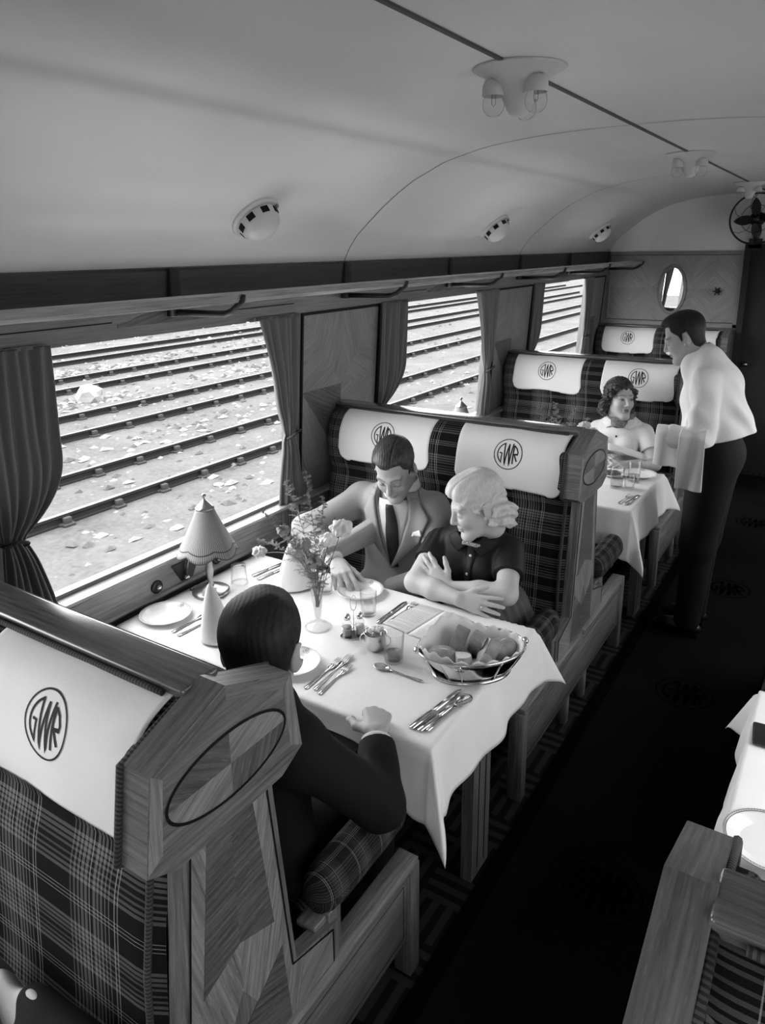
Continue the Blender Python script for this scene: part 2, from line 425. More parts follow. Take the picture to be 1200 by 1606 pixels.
# end walls
def endwall(name,y,s):
    mb=MB()
    # painted lunette above, veneered panel below
    n=len(xs); vs=[(x,y,cz(x)) for x in xs]+[(x,y,1.985) for x in xs]
    fs=[(i,n+i,n+i+1,i+1) for i in range(n-1)]
    mb.add(vs,[f if s>0 else f[::-1] for f in fs],3)
    mb.box((0,min(y,y+s*.05),0),(1.25,max(y,y+s*.05),1.985),0,grain=(1,0,0)); mb.box((1.98,min(y,y+s*.05),0),(2.75,max(y,y+s*.05),1.985),0,grain=(1,0,0))
    mb.box((1.25,min(y,y+s*.05),1.985),(1.98,max(y,y+s*.05),2.0),0)
    # figured panel of mirrored diagonal veneers
    x0,x1,z0,z1=.10,1.215,1.36,1.95
    nx,nz=6,2; dx=(x1-x0)/nx; dz=(z1-z0)/nz
    for i in range(nx):
        for j in range(nz):
            d=1 if (i+j)%2 else -1
            a,b=x0+i*dx,x0+(i+1)*dx; c,e=z0+j*dz,z0+(j+1)*dz
            yy=(y-.003,y+.001) if s>0 else (y-.001,y+.003)
            mb.box((a,yy[0],c),(b,yy[1],e),1 if (i*3+j)%3 else 2,grain=(1,0,d))
    yb=(y-.012,y+.001) if s>0 else (y-.001,y+.012)
    for a,b,c,e in ((.06,1.25,1.955,1.985),(.06,1.25,1.315,1.345),(x0-.012,x0,z0-.015,z1),(x1,x1+.035,0,1.955)): mb.box((a,yb[0],c),(b,yb[1],e),0)
    for a,b,c,e in ((x0,x1,z1,z1+.004),(x0,x1,z0-.006,z0-.002)): mb.box((a,yb[0]+.002 if s>0 else yb[0],c),(b,yb[1] if s>0 else yb[1]-.002,e),4)
    return struct(name,mb,[M['endwood'],M['endwood2'],M['endwood'],M['paint'],M['black']])
endwall('wall_back',YEND,1); endwall('wall_front',YFRONT,-1)
for nm,y in (('door_1',YEND+.03),('door_2',YFRONT-.03)):
    mb=MB(); mb.box((1.24,y-.02,0),(1.99,y+.02,1.99)); d=struct(nm,mb,M['blackcloth'])
    yy=y-.05 if y>0 else y+.05
    mb=MB()
    for a,b,c,e in ((1.25,1.30,0,2.04),(1.93,1.98,0,2.04),(1.30,1.93,1.98,2.04)): mb.box((a,yy-.025,c),(b,yy+.025,e))
    mb.build('door_frame',M['blackcloth'],d)
    mb=MB(); mb.lathe([(.0,0),(.012,.004),(.01,.02),(.022,.03),(.024,.045),(.0,.055)],M4=Matrix.Translation((1.36,y+(-.02 if y>0 else .02),1.0))@Matrix.Rotation(PI/2 if y>0 else -PI/2,4,'X')); mb.build('door_handle',M['brass'],d)
# runner carpet with woven roundels
mb=MB(); mb.box((1.40,YFRONT+.02,0),(2.0,YEND-.1,.006)); rn=tag(mb.build('aisle_runner',M['runner']),'long plain black carpet runner down the aisle between the seats','carpet')
mb=MB(); mb.box((1.345,YFRONT+.02,0),(1.40,YEND-.1,.0065)); mb.box((2.0,YFRONT+.02,0),(2.055,YEND-.1,.0065)); mb.build('border',M['edge'],rn)
for yy in (-.69,.62,1.93,3.23,4.54):
    emblem(lambda a,b,yy=yy:(1.705+a,yy+b,.0068),.125,'woven_roundel',M['runnerink'],rn,bold=1.7,ring=.07)
# ------------------------------------------------------------------ outside
def groundmat():
    m=bpy.data.materials.new('gravel_ground'); m.use_nodes=True; t=NT(m); b=t.n['Principled BSDF']
    co=t.node('ShaderNodeTexCoord').outputs['Object']
    a=t.node('ShaderNodeTexNoise',inp={'Vector':co,'Scale':.9,'Detail':5.,'Roughness':.6}).outputs[0]
    c=t.node('ShaderNodeTexNoise',inp={'Vector':co,'Scale':14.,'Detail':6.,'Roughness':.75}).outputs[0]
    f=t.math('ADD',t.math('MULTIPLY',a,.45),t.math('MULTIPLY',c,.55))
    col=t.ramp(f,[(.34,.060),(.48,.094),(.62,.122)])
    sp=t.node('ShaderNodeTexVoronoi',inp={'Vector':co,'Scale':7.})
    k=t.ramp(sp.outputs['Distance'],[(.12,.09),(.2,0)])
    gate=t.ramp(t.node('ShaderNodeTexNoise',inp={'Vector':co,'Scale':1.7,'Detail':2.}).outputs[0],[(.52,0),(.62,1)])
    mx=t.node('ShaderNodeMix',data_type='RGBA',blend_type='ADD'); t.l.new(gate,mx.inputs[0]); t.l.new(col,mx.inputs[6]); t.l.new(k,mx.inputs[7])
    t.l.new(mx.outputs[2],b.inputs['Base Color']); b.inputs['Roughness'].default_value=.95; b.inputs['Specular IOR Level'].default_value=.1
    bp=t.node('ShaderNodeBump',inp={'Height':c,'Strength':.6,'Distance':.05}).outputs[0]; t.l.new(bp,b.inputs['Normal'])
    return m
GZ=-1.24
mb=MB(); mb.box((-70,-40,GZ-.2),(-1.6,110,GZ));  tag(mb.build('ground',groundmat()),kind='structure')
mb=MB(); mb.box((3.1,-40,GZ-.2),(30,110,-.18)); tag(mb.build('added_bounce_slab',mat('bounce_slab_pale',.30,.9,noise=.06,nscale=2)),kind='structure')  # unseen slab added beyond the right windows to bounce daylight onto the ceiling
M['rail']=mat('rusty_rail',.020,.9,spec=.1); M['railtop']=mat('rail_head',.09,.6); M['chair']=mat('iron_chair',.032,.9); M['sleeper']=mat('weathered_sleeper',.20,.95,noise=.3,nscale=4)
wds=['nearest to the carriage window','second out from the carriage window','third out from the carriage window','fourth out from the carriage window','fifth out from the carriage window','farthest from the carriage window']
tracks=[(-5.85,-7.285),(-9.45,-10.885),(-13.5,-14.935),(-17.6,-19.035),(-21.8,-23.235),(-26.5,-27.935)]
sec=[(-.035,0),(.035,0),(.035,.02),(.012,.035),(.010,.095),(.034,.108),(.034,.145),(-.034,.145),(-.034,.108),(-.010,.095),(-.012,.035),(-.035,.02)]
for ti,(xa,xb) in enumerate(tracks):
    L0,L1=-2,34+ti*9
    tr=thing('railway_track','railway track of two dark rails in pale gravel, '+wds[ti],'track',((xa+xb)/2,0,GZ),group='sidings outside the windows')
    for xx in (xa,xb):
        mb=MB(); n=len(sec); X=xx-(xa+xb)/2
        mb.prism([(z,X+x) for x,z in sec] if False else [(X+x,z) for x,z in sec],'z',0,1) if False else None
        vs=[(X+x,L0,z) for x,z in sec]+[(X+x,L1,z) for x,z in sec]
        mb.add(vs,[list(range(n)),list(range(n,2*n))[::-1]]+[(i,n+i,n+(i+1)%n,(i+1)%n) for i in range(n)],[0,0]+[1 if i==6 else 0 for i in range(n)])
        mb.build('rail',[M['rail'],M['railtop']],tr)
    if ti<3:
        mb=MB(); 
        mb.box((-.055,-.1,0),(.055,.1,.03)); mb.prism([(-.11+.02,.03),(-.035,.03),(-.035,.11),(-.05,.11)],'y',-.05,.05) if False else None
        mb.box((.035,-.05,.03),(.10,.05,.11)); mb.box((-.10,-.05,.03),(-.035,.05,.11)); mb.box((-.13,-.08,0),(.13,.08,.035))
        ch0=None
        ys=[2.2+.78*j for j in range(24 if ti==0 else 26)]
        for xx in (xa,xb):
            for y in ys:
                if ch0 is None:
                    ch0=mb.build('rail_chair',M['chair'],tr,loc=(xx-(xa+xb)/2,y,0)); bev(ch0,.01)
                else:
                    c=ch0.copy(); COL.objects.link(c); c.parent=tr; c.location=(xx-(xa+xb)/2,y,0)
# scattered stones and litter: nobody could count it
mb=MB()
def stone(x,y,r):
    vs=[];
    for a in range(6):
        an=a*PI/3+random.random()*.6; q=r*random.uniform(.6,1.1); vs.append((x+q*cos(an),y+q*sin(an)*1.3,GZ-.01+random.uniform(0,.3)*r))
    vs.append((x,y,GZ+r*random.uniform(.35,.8)))
    mb.add(vs,[(a,(a+1)%6,6) for a in range(6)],0 if random.random()<.6 else 1)
for _ in range(2600):
    x=-3.2-24*random.random()**1.2; y=2+3.2*abs(x)*random.random()*.42+random.uniform(-2,14)
    bandy=math.sin(x*1.7)+math.sin(x*.9+y*.3)
    if bandy<-.3 and random.random()<.8: continue
    stone(x,y,random.choice((.02,.03,.03,.04,.05,.07))*(1+abs(x)/30))
for xc,yc,nn in ((-8.3,6,60),(-12.2,9,130),(-12.3,14,130),(-16.2,13,150),(-5.0,5.6,70),(-8.4,10,60),(-16.4,20,100)):
    for _ in range(nn): stone(xc+random.gauss(0,.35),yc+random.gauss(0,1.6),random.choice((.03,.05,.08,.10)))
tag(mb.build('gravel_stones',[mat('white_stone',.17,.95),mat('grey_stone',.06,.95)]),'loose pale stones and litter strewn between the railway lines','stones',kind='stuff')
mb=MB()  # one big white block by the second pair of lines
bx=bmesh.new(); bmesh.ops.create_icosphere(bx,subdivisions=2,radius=.3)
for v in bx.verts: v.co*=random.uniform(.8,1.15); v.co.z*=.8
me=bpy.data.meshes.new('boulder'); bx.to_mesh(me); bx.free(); me.materials.append(mat('white_boulder',.22,.9))
bo=bpy.data.objects.new('boulder',me); COL.objects.link(bo); bo.location=(-12.35,9.0,GZ+.12); tag(bo,'large white stone lying between the railway lines outside','stone')
# ------------------------------------------------------------------ camera, sky, daylight
R_=lambda: None
yaw,pit,rol,f,cx,cy=0.5731,0.2696,-0.0119,1160.3381,592.7457,709.5466
fwd=Vector((-sin(yaw)*cos(pit),cos(yaw)*cos(pit),-sin(pit))); rt=Vector((cos(yaw),sin(yaw),0)); up=rt.cross(fwd)
r2=rt*cos(rol)+up*sin(rol); u2=up*cos(rol)-rt*sin(rol)
cam=bpy.data.cameras.new('camera'); co=bpy.data.objects.new('camera',cam); COL.objects.link(co)
co.matrix_world=Matrix(((r2.x,u2.x,-fwd.x,2.16),(r2.y,u2.y,-fwd.y,-1.4101),(r2.z,u2.z,-fwd.z,2.0447),(0,0,0,1)))
cam.sensor_width=36; cam.sensor_fit='AUTO'; cam.lens=f/1606*36; cam.shift_x=(600-cx)/1606; cam.shift_y=-(803-cy)/1606; cam.clip_start=.02; cam.clip_end=400
SC.camera=co
w=bpy.data.worlds.new('sky'); SC.world=w; w.use_nodes=True; t=NT(w)
tc=t.node('ShaderNodeTexCoord').outputs['Generated']; sx=t.node('ShaderNodeSeparateXYZ',inp={0:tc})
# overcast sky, brighter on the window (left-hand) side
k=t.math('ADD',t.math('MULTIPLY',t.math('POWER',t.math('MAXIMUM',t.math('MULTIPLY',sx.outputs[0],-1.),0.),2.),SKY_SIDE),t.math('ADD',1.,t.math('MULTIPLY',t.math('MAXIMUM',sx.outputs[2],0.),.5)))
k=t.math('SUBTRACT',k,t.math('MULTIPLY',t.math('MAXIMUM',sx.outputs[0],0.),.5))
bg=t.n['Background']; bg.inputs[0].default_value=(1,1,1,1); t.l.new(t.math('MULTIPLY',k,SKY),bg.inputs[1])
for right in (True,False):
    for c,i in WIN:
        L=bpy.data.lights.new('window_daylight','AREA'); L.shape='RECTANGLE'; L.size=1.37; L.size_y=.85; L.cycles.is_portal=True
        o=bpy.data.objects.new('window_daylight',L); COL.objects.link(o)
        o.location=(2.79 if right else -.07,c,1.33); o.rotation_euler=(PI/2,0,PI/2 if right else -PI/2)
SC.view_settings.view_transform='Standard'; SC.view_settings.look='None'; SC.view_settings.gamma=1; SC.view_settings.use_curve_mapping=False
SC.view_settings.exposure=EXPO
SC.cycles.max_bounces=10; SC.cycles.diffuse_bounces=5; SC.cycles.transparent_max_bounces=24; SC.cycles.caustics_reflective=False; SC.cycles.caustics_refractive=False
SC.cycles.sample_clamp_indirect=6.
# ------------------------------------------------------------------ benches
BACK=[(.030,1.292),(.062,1.284),(.105,1.258),(.138,1.205),(.150,1.14),(.147,1.07),(.132,1.02),(.124,.992),(.130,.965),(.150,.90),(.162,.80),(.170,.70),(.178,.60),(.190,.52),(.197,.46)]
def arc_tab(prof):
    L=[0.]
    for a,b in zip(prof,prof[1:]): L.append(L[-1]+math.hypot(b[0]-a[0],b[1]-a[1]))
    return L
def smoothprof(prof,n):
    L=arc_tab(prof); ys=np.array([p[0] for p in prof]); zs=np.array([p[1] for p in prof]); L=np.array(L)
    t=np.linspace(0,L[-1],n)
    # Catmull-Rom through the points
    def cr(v):
        out=[]
        for q in t:
            i=min(max(int(np.searchsorted(L,q)-1),0),len(L)-2); h=L[i+1]-L[i]; s=(q-L[i])/h
            m0=(v[i+1]-v[max(i-1,0)])/(L[i+1]-L[max(i-1,0)])*h; m1=(v[min(i+2,len(v)-1)]-v[i])/(L[min(i+2,len(v)-1)]-L[i])*h
            out.append((2*s**3-3*s**2+1)*v[i]+(s**3-2*s**2+s)*m0+(-2*s**3+3*s**2)*v[i+1]+(s**3-s**2)*m1)
        return np.array(out)
    return t,cr(ys),cr(zs)
BT,BY,BZ=smoothprof(BACK,60)
def backpt(a): return float(np.interp(a,BT,BY)),float(np.interp(a,BT,BZ))
def backnormal(a):
    y0,z0=backpt(a-.004);y1,z1=backpt(a+.004); d=math.hypot(y1-y0,z1-z0); return -(z1-z0)/d,(y1-y0)/d
HEX=[(0,1.316),(.175,1.248),(.20,1.07),(.135,1.038),(-.135,1.038),(-.20,1.07),(-.175,1.248)]
def bench(name,label,cat,loc,rz,L,sides,group,ends=True):
    t=thing(name,label,cat,loc,rz,group); IN=L-.10
    for s in sides:
        mb=MB()
        def fn(u,v,s=s):
            x=.012+u*(L-.064); a=v*BT[-1]; y,z=backpt(a)
            e=min(x-.012,L-.052-x); k=1-max(0.,1-e/.05)**2*.12      # pillow the ends a little
            return (x,s*y*k,z)
        mb.grid(40,60,fn,uvfn=lambda u,v,s=s:(u*(L-.064)+(.03 if s<0 else .11),v*BT[-1]),flip=(s>0)); 
        vs=[(.012,s*y*.88,z) for y,z in zip(BY[::3],BZ[::3])]; n=len(vs)
        mb.add(vs+[(.012,0,z) for y,z in zip(BY[::3],BZ[::3])],[(i,i+1,n+i+1,n+i) for i in range(n-1)],uvs=[(v[1],v[2]) for v in vs]*2)
        mb.build('backrest',M['plaid'],t)
        mb=MB(); mb.tube([(.02+i*(L-.12)/30,s*.052,1.296) for i in range(31)],.006,8); mb.build('piping',M['piping'],t)
        mb=MB(); y0,y1=sorted((s*.19,s*.655)); mb.box((.02,y0,.31),(L-.115,y1,.465))
        o=mb.build('seat_cushion',M['plaid'],t); bev(o,.045,4)
        mb=MB(); y0,y1=sorted((s*.20,s*.60)); mb.box((.02,y0,.14),(L-.05,y1,.305)); bev(mb.build('seat_frame',M['darkwood'],t),.004)
        # bolster arm, its post and the wing pad
        if ends:
            mb=MB(); pts=[]; 
            prof=[(.0,0),(.030,.004),(.046,.016),(.055,.04),(.057,.10),(.057,.30),(.052,.345),(.04,.37),(.02,.382),(0,.385)]
            M4=Matrix.Translation((L-.055,s*.655,.575))@Matrix.Rotation(PI/2*s,4,'X')
            vs=[];uv=[];n=len(prof);seg=24
            for k in range(seg+1):
                a=2*PI*k/seg
                for r,z in prof: vs.append(M4@Vector((r*cos(a)*.95,r*sin(a)*1.15,z))); uv.append((z*1.1,r*a))
            mb.add(vs,[(k*n+j,(k+1)*n+j,(k+1)*n+j+1,k*n+j+1) for k in range(seg) for j in range(n-1)],uvs=uv,smooth=True)
            mb.build('armrest',M['plaidB'],t)
            mb=MB(); y0,y1=sorted((s*.295,s*.345)); mb.box((L-.075,y0,.38),(L-.022,y1,.53)); y0,y1=sorted((s*.25,s*.50)); mb.box((L-.085,y0,.505),(L-.03,y1,.525)); bev(mb.build('arm_support',M['oak'],t),.004)
            mb=MB(); hp=[(s*y,z) for y,z in [(.05,1.275),(.150,1.230),(.160,1.085),(.12,1.055),(.03,1.05)]]
            mb.prism([(p[0],p[1]) for p in hp],'x',L-.105,L-.058); o=mb.build('wing_pad',M['plaid'],t); bev(o,.014,4)
            mb=MB(); path=[(L-.066,s*y,z) for y,z in [(.02,1.298),(.178,1.243),(.205,1.07),(.14,1.035),(.175,.80),(.19,.5)]]
            mb.tube(path,.007,8); mb.build('piping',M['piping'],t)
    # core board added to shut out light and keep the underside dark; top rail
    mb=MB(); lo=-.045 if -1 in sides else -.02; hi=.045 if 1 in sides else .02
    mb.box((.0,-.02,.12),(L-.06,.02,1.27)); mb.build('light_stop_board',M['darkwood'],t)
    mb=MB(); mb.box((.0,lo,1.278),(L-.058,hi,1.312),grain=(1,0,0)); bev(mb.build('top_rail',M['oakpol'],t),.008,3)
    if ends:
        ymin=-.70 if -1 in sides else -.03; ymax=.70 if 1 in sides else .03
        clipy=lambda p:[(max(ymin,min(ymax,y)),z) for y,z in p]
        mb=MB()
        # stanchion: narrow at the head, spreading into the arm
        st=[(-.115,1.06),(.115,1.06),(.165,.535),(.32,.50),(.32,.37),(-.32,.37),(-.32,.50),(-.165,.535)]
        mb.prism(clipy(st),'x',L-.05,L-.014,0,grain=(0,0,1))
        mb.prism(clipy(HEX),'x',L-.062,L,0,grain=(0,1,.0))
        # veneers and black strings laid on the face
        X0,X1=L-.014,L-.0128
        def V(poly,g,mi,X0=X0,X1=X1): mb.prism(clipy(poly),'x',X0,X1,mi,grain=g)
        for s in sides:
            V([(0,1.03),(s*.098,1.03),(s*.148,.54),(s*.295,.49),(s*.295,.40),(s*.12,.40),(0,.62)],(0,s*.25,1),1)
            V([(0,1.03),(s*.06,1.03),(s*.10,.70),(0,.74)],(0,1,.1),2,X1,X1+.0006)
            V([(0,.52),(s*.12,.62),(s*.14,.40),(0,.40)],(0,1,-s*.4),2,X1,X1+.0006)
            V([(s*.16,.40),(s*.19,.52),(s*.295,.485),(s*.295,.40)],(0,1,s*.6),1,X1,X1+.0006)
        # black strings
        def string(path,X,closed=False,w=.0045):
            mb.ribbon(clipy(path),w,lambda a,b:(X,a,b),3,closed)
        for s in sides: string([(0 if len(sides)==2 else s*.02,1.032),(s*.10,1.032),(s*.15,.537),(s*.297,.492),(s*.297,.395),(0,.395)],X1+.0014)
        # oval on the wing: four quarters of opposed grain
        cz_=1.158; ry,rzz=.150,.066; tilt=0
        if len(sides)==2:
            q=[(ry*cos(a),cz_+rzz*sin(a)) for a in [2*PI*i/48 for i in range(49)]]
            for k,(g,mi) in enumerate([((0,1,.5),1),((0,1,-.6),2),((0,1,.6),1),((0,.4,1),2)]):
                mb.prism([(0,cz_)]+q[12*k:12*k+13],'x',L,L+.0008,mi,grain=g)
            string(q[:-1],L+.0016,True,.006)
            for s in (-1,1): # mitred border of the hexagon
                mb.prism([(s*.172,1.246),(s*.198,1.072),(s*.165,1.09),(s*.150,1.225)],'x',L,L+.0004,1,grain=(0,0,1))
                mb.prism([(0,1.312),(s*.172,1.246),(s*.150,1.228),(0,1.285)],'x',L,L+.0004,0,grain=(0,1,-s*.35))
        mb.build('end_panel',[M['oak'],M['oak2'],M['oak3'],M['black']],t)
        # base: plinth side panel with corner posts standing on the floor
        mb=MB(); F=lambda y:max(ymin,min(ymax,y))
        mb.prism(clipy([(-.66,.135),(.66,.135),(.66,.365),(.34,.395),(-.34,.395),(-.66,.365)]),'x',L-.045,L-.010,0,grain=(0,1,0))
        for s in sides:
            y0,y1=sorted((s*.64,s*.69)); mb.box((L-.055,y0,0),(L,y1,.375),0,grain=(0,0,1))
            y0,y1=sorted((s*.10,s*.14)); mb.box((L-.045,y0,0),(L-.012,y1,.14),0)
            y0,y1=sorted((s*.02,s*.68)); mb.box((L-.06,y0,.375),(L+.002,y1,.397),1,grain=(0,1,0))
            for a in (.155,.335): 
                y0,y1=sorted((s*.03,s*.62)); mb.box((L-.011,y0,a),(L-.0092,y1,a+.003),2)
            y0,y1=sorted((s*.617,s*.62)); mb.box((L-.011,y0,.155),(L-.0092,y1,.338),2)
        o=mb.build('seat_base',[M['oak'],M['oak2'],M['black']],t); bev(o,.003,1)
        for s in sides:
            mb=MB(); y0,y1=sorted((s*.64,s*.67)); mb.box((.02,y0,0),(.06,y1,.31)); mb.build('foot',M['oak'],t)
    return t
LB=1.29
G1='plaid bench seats on the window side'
B1=bench('bench_seat','nearest plaid double bench, its carved oak end filling the lower left corner','bench',(.03,BAY-P/2,0),0,LB,(-1,1),G1)
B2=bench('bench_seat','plaid double bench behind the seated couple, second from the camera','bench',(.03,BAY+P/2,0),0,LB,(-1,1),G1)
B3=bench('bench_seat','plaid double bench behind the woman in the scarf, third from the camera','bench',(.03,BAY+1.5*P,0),0,LB,(-1,1),G1)
B4=bench('bench_seat','plaid bench against the far end wall beneath the oval mirror','bench',(.03,YEND-.035,0),0,1.19,(-1,),G1)
G2='narrow plaid bench seats across the aisle'
LR=.67
bench('narrow_bench_seat','narrow plaid bench in the bottom right corner, dark oak end towards the aisle','bench',(2.72,BAY-P/2,0),PI,LR,(-1,1),G2)
bench('narrow_bench_seat','narrow plaid bench at the right edge beyond the white-clothed aisle table','bench',(2.72,BAY+P/2,0),PI,LR,(-1,1),G2)
# ------------------------------------------------------------------ antimacassars
def antimac(bx,by,x0,x1,s,label,group,seed=0,drop=.305,rise=0.,nm='antimacassar'):
    r=random.Random(seed); w=x1-x0; ph=r.uniform(0,6)
    t=thing(nm,label,'headrest cover',(bx+(x0+x1)/2,by,1.16),0,group)
    hem=[r.uniform(-.008,.008) for _ in range(8)]
    def surf(a,d,off):   # a across, d along the back from the rail
        x=a; 
        y,z=backpt(d); ny,nz=backnormal(d)
        o=off+.0016*sin(a*23+ph)+.0012*sin(d*31+a*9+ph)
        hang=max(0.,d-.22)*.10*(.5+.5*sin(a*11+ph))
        yy=y+ny*o+hang
        return ((x0+x1)/2*0+x,s*yy,z+nz*o-1.16)
    def fn(u,v):
        a=(u-.5)*w
        e=abs(u-.5)*2; rr=.028 if seed==1 else .055
        dd=drop+.006*sin(u*7+ph)+hem[int(u*7)]*.5-rise*(u-.5)
        # rounded lower corners
        k=max(0.,(abs(a)-(w/2-rr))/rr); dd-= rr*(1-math.sqrt(max(0.,1-k*k)))
        bow=1-.02*sin(PI*v)
        return surf(a*bow,-.0+v*dd+.002,.005)
    mb=MB(); mb.grid(41,33,fn,flip=(s>0)); o=mb.build('cloth',M['linen'],t); sol(o,.0022,1.)
    cxx=.0
    emblem(lambda a,b:surf(cxx-s*a*1. if False else cxx+(a if s<0 else -a),.150-b,.0061),.062,'woven_emblem',M['ink'],t)
    return t
GA='white linen headrest covers lettered with a roundel'
BX=.03
C1=(.092,.590); C2=(.722,1.208)
data=[(BAY-P/2,C2,-1,'white headrest cover at left edge with the largest lettered roundel, on the nearest bench',1,.31),
 (BAY+P/2,C1,-1,'white lettered headrest cover partly hidden by the suited man\'s head',2,.285),
 (BAY+P/2,C2,-1,'white lettered headrest cover above the blonde woman, roundel in full view',3,.30),
 (BAY+1.5*P,C1,-1,'white lettered headrest cover beside the far window, left of the scarfed woman',4,.29),
 (BAY+1.5*P,C2,-1,'white lettered headrest cover half hidden behind the scarfed woman\'s head',5,.29),
 (YEND-.035,(.078,.56),-1,'white lettered headrest cover on the end wall bench, below the oval mirror',6,.29),
 (YEND-.035,(.665,1.10),-1,'white headrest cover on the end wall bench, behind the waiter\'s head',7,.29)]
for by,(a,b),s,lab,sd,dr in data: antimac(BX,by,a,b,s,lab,GA,sd,dr)
# ------------------------------------------------------------------ figures: smooth implicit surfaces, meshed once
A3=lambda p:np.asarray(p,dtype=np.float64)
def smin(a,b,k):
    if k<=0: return np.minimum(a,b)
    h=np.maximum(k-np.abs(a-b),0)/k; return np.minimum(a,b)-h*h*k*.25
def smax(a,b,k): return -smin(-a,-b,k)
def cap(a,b,ra,rb=None):
    a=A3(a);b=A3(b);rb=ra if rb is None else rb; ba=b-a; L=ba@ba+1e-12
    def f(p):
        q=p-a; t=np.clip(q@ba/L,0,1); return np.linalg.norm(q-t[:,None]*ba,axis=1)-(ra+(rb-ra)*t)
    return f
def ell(c,r,rot=None):
    c=A3(c);r=A3(r); Rm=np.array(rot) if rot is not None else np.eye(3)
    def f(p):
        q=(p-c)@Rm; k0=np.linalg.norm(q/r,axis=1); k1=np.linalg.norm(q/(r*r),axis=1)+1e-9; return k0*(k0-1)/k1
    return f
def halfsp(pt,n):
    n=A3(n)/np.linalg.norm(n); pt=A3(pt)
    return lambda p:(p-pt)@n
def union(items):
    """items: (f,k) or (f,k,'sub'|'int')"""
    def F(p):
        d=None
        for it in items:
            f,k=it[0],it[1]; v=f(p)
            if d is None: d=v
            elif len(it)>2 and it[2]=='sub': d=smax(d,-v,k)
            elif len(it)>2 and it[2]=='int': d=smax(d,v,k)
            else: d=smin(d,v,k)
        return d
    return F
def chain(pts,rs,k=.01):
    fs=[cap(a,b,ra,rb) for a,b,ra,rb in zip(pts,pts[1:],rs,rs[1:])]
    return union([(f,k) for f in fs])
def surface(f,lo,hi,h):
    lo=A3(lo);hi=A3(hi); B=4
    n=(np.ceil((hi-lo)/(h*B)).astype(int))*B
    nc=n//B
    H=h*B
    g=[lo[i]+(np.arange(nc[i])+.5)*H for i in range(3)]
    X=np.stack(np.meshgrid(*g,indexing='ij'),-1).reshape(-1,3)
    dc=f(X).reshape(nc)
    act=np.abs(dc)<H*1.6
    F=np.repeat(np.repeat(np.repeat(np.where(dc>0,1.,-1.),B,0),B,1),B,2).astype(np.float64)
    Fp=np.ones(n+1); Fp[:-1,:-1,:-1]=F; Fp[-1]=1;Fp[:,-1]=1;Fp[:,:,-1]=1
    m=np.zeros(n+1,bool); a=np.repeat(np.repeat(np.repeat(act,B,0),B,1),B,2)
    for dx in (0,1):
        for dy in (0,1):
            for dz in (0,1): m[dx:dx+n[0],dy:dy+n[1],dz:dz+n[2]]|=a
    I=np.argwhere(m); 
    V=np.empty(len(I))
    for s in range(0,len(I),200000): V[s:s+200000]=f(lo+I[s:s+200000]*h)
    Fp[m]=V
    S=Fp<0
    c=np.zeros(n,np.int8)
    for dx in (0,1):
        for dy in (0,1):
            for dz in (0,1): c+=S[dx:dx+n[0],dy:dy+n[1],dz:dz+n[2]]
    cells=np.argwhere((c>0)&(c<8))
    idx=-np.ones(n,int); idx[tuple(cells.T)]=np.arange(len(cells))
    acc=np.zeros((len(cells),3)); cnt=np.zeros(len(cells))
    cor=[(x,y,z) for x in (0,1) for y in (0,1) for z in (0,1)]
    for i,u in enumerate(cor):
        for v in cor[i+1:]:
            if sum(abs(u[k]-v[k]) for k in range(3))!=1: continue
            fu=Fp[tuple((cells+u).T)]; fv=Fp[tuple((cells+v).T)]; x=(fu<0)!=(fv<0)
            t=np.where(x,fu/(fu-fv+1e-12),0); p=np.array(u)+t[:,None]*(np.array(v)-np.array(u))
            acc[x]+=p[x]; cnt[x]+=1
    verts=lo+(cells+acc/np.maximum(cnt,1)[:,None])*h
    quads=[]
    for ax in range(3):
        o=[0,0,0];o[ax]=1
        sl=tuple(slice(0,n[i]) if i==ax else slice(1,n[i]) for i in range(3)); sl2=tuple(slice(1,n[i]+1) if i==ax else slice(1,n[i]) for i in range(3))
        s0=S[sl];s1=S[sl2]; e=np.argwhere(s0!=s1)
        inside=s0[tuple(e.T)]
        e=e+np.array([0 if i==ax else 1 for i in range(3)])
        b,cx_=[(ax+1)%3,(ax+2)%3]
        def cell(db,dc_):
            q=e.copy(); q[:,b]-=db; q[:,cx_]-=dc_; return idx[tuple(q.T)]
        q=np.stack([cell(1,1),cell(0,1),cell(0,0),cell(1,0)],1)
        q[~inside]=q[~inside][:,::-1]
        quads.append(q)
    Q=np.concatenate(quads); Q=Q[(Q>=0).all(1)]
    return verts,Q
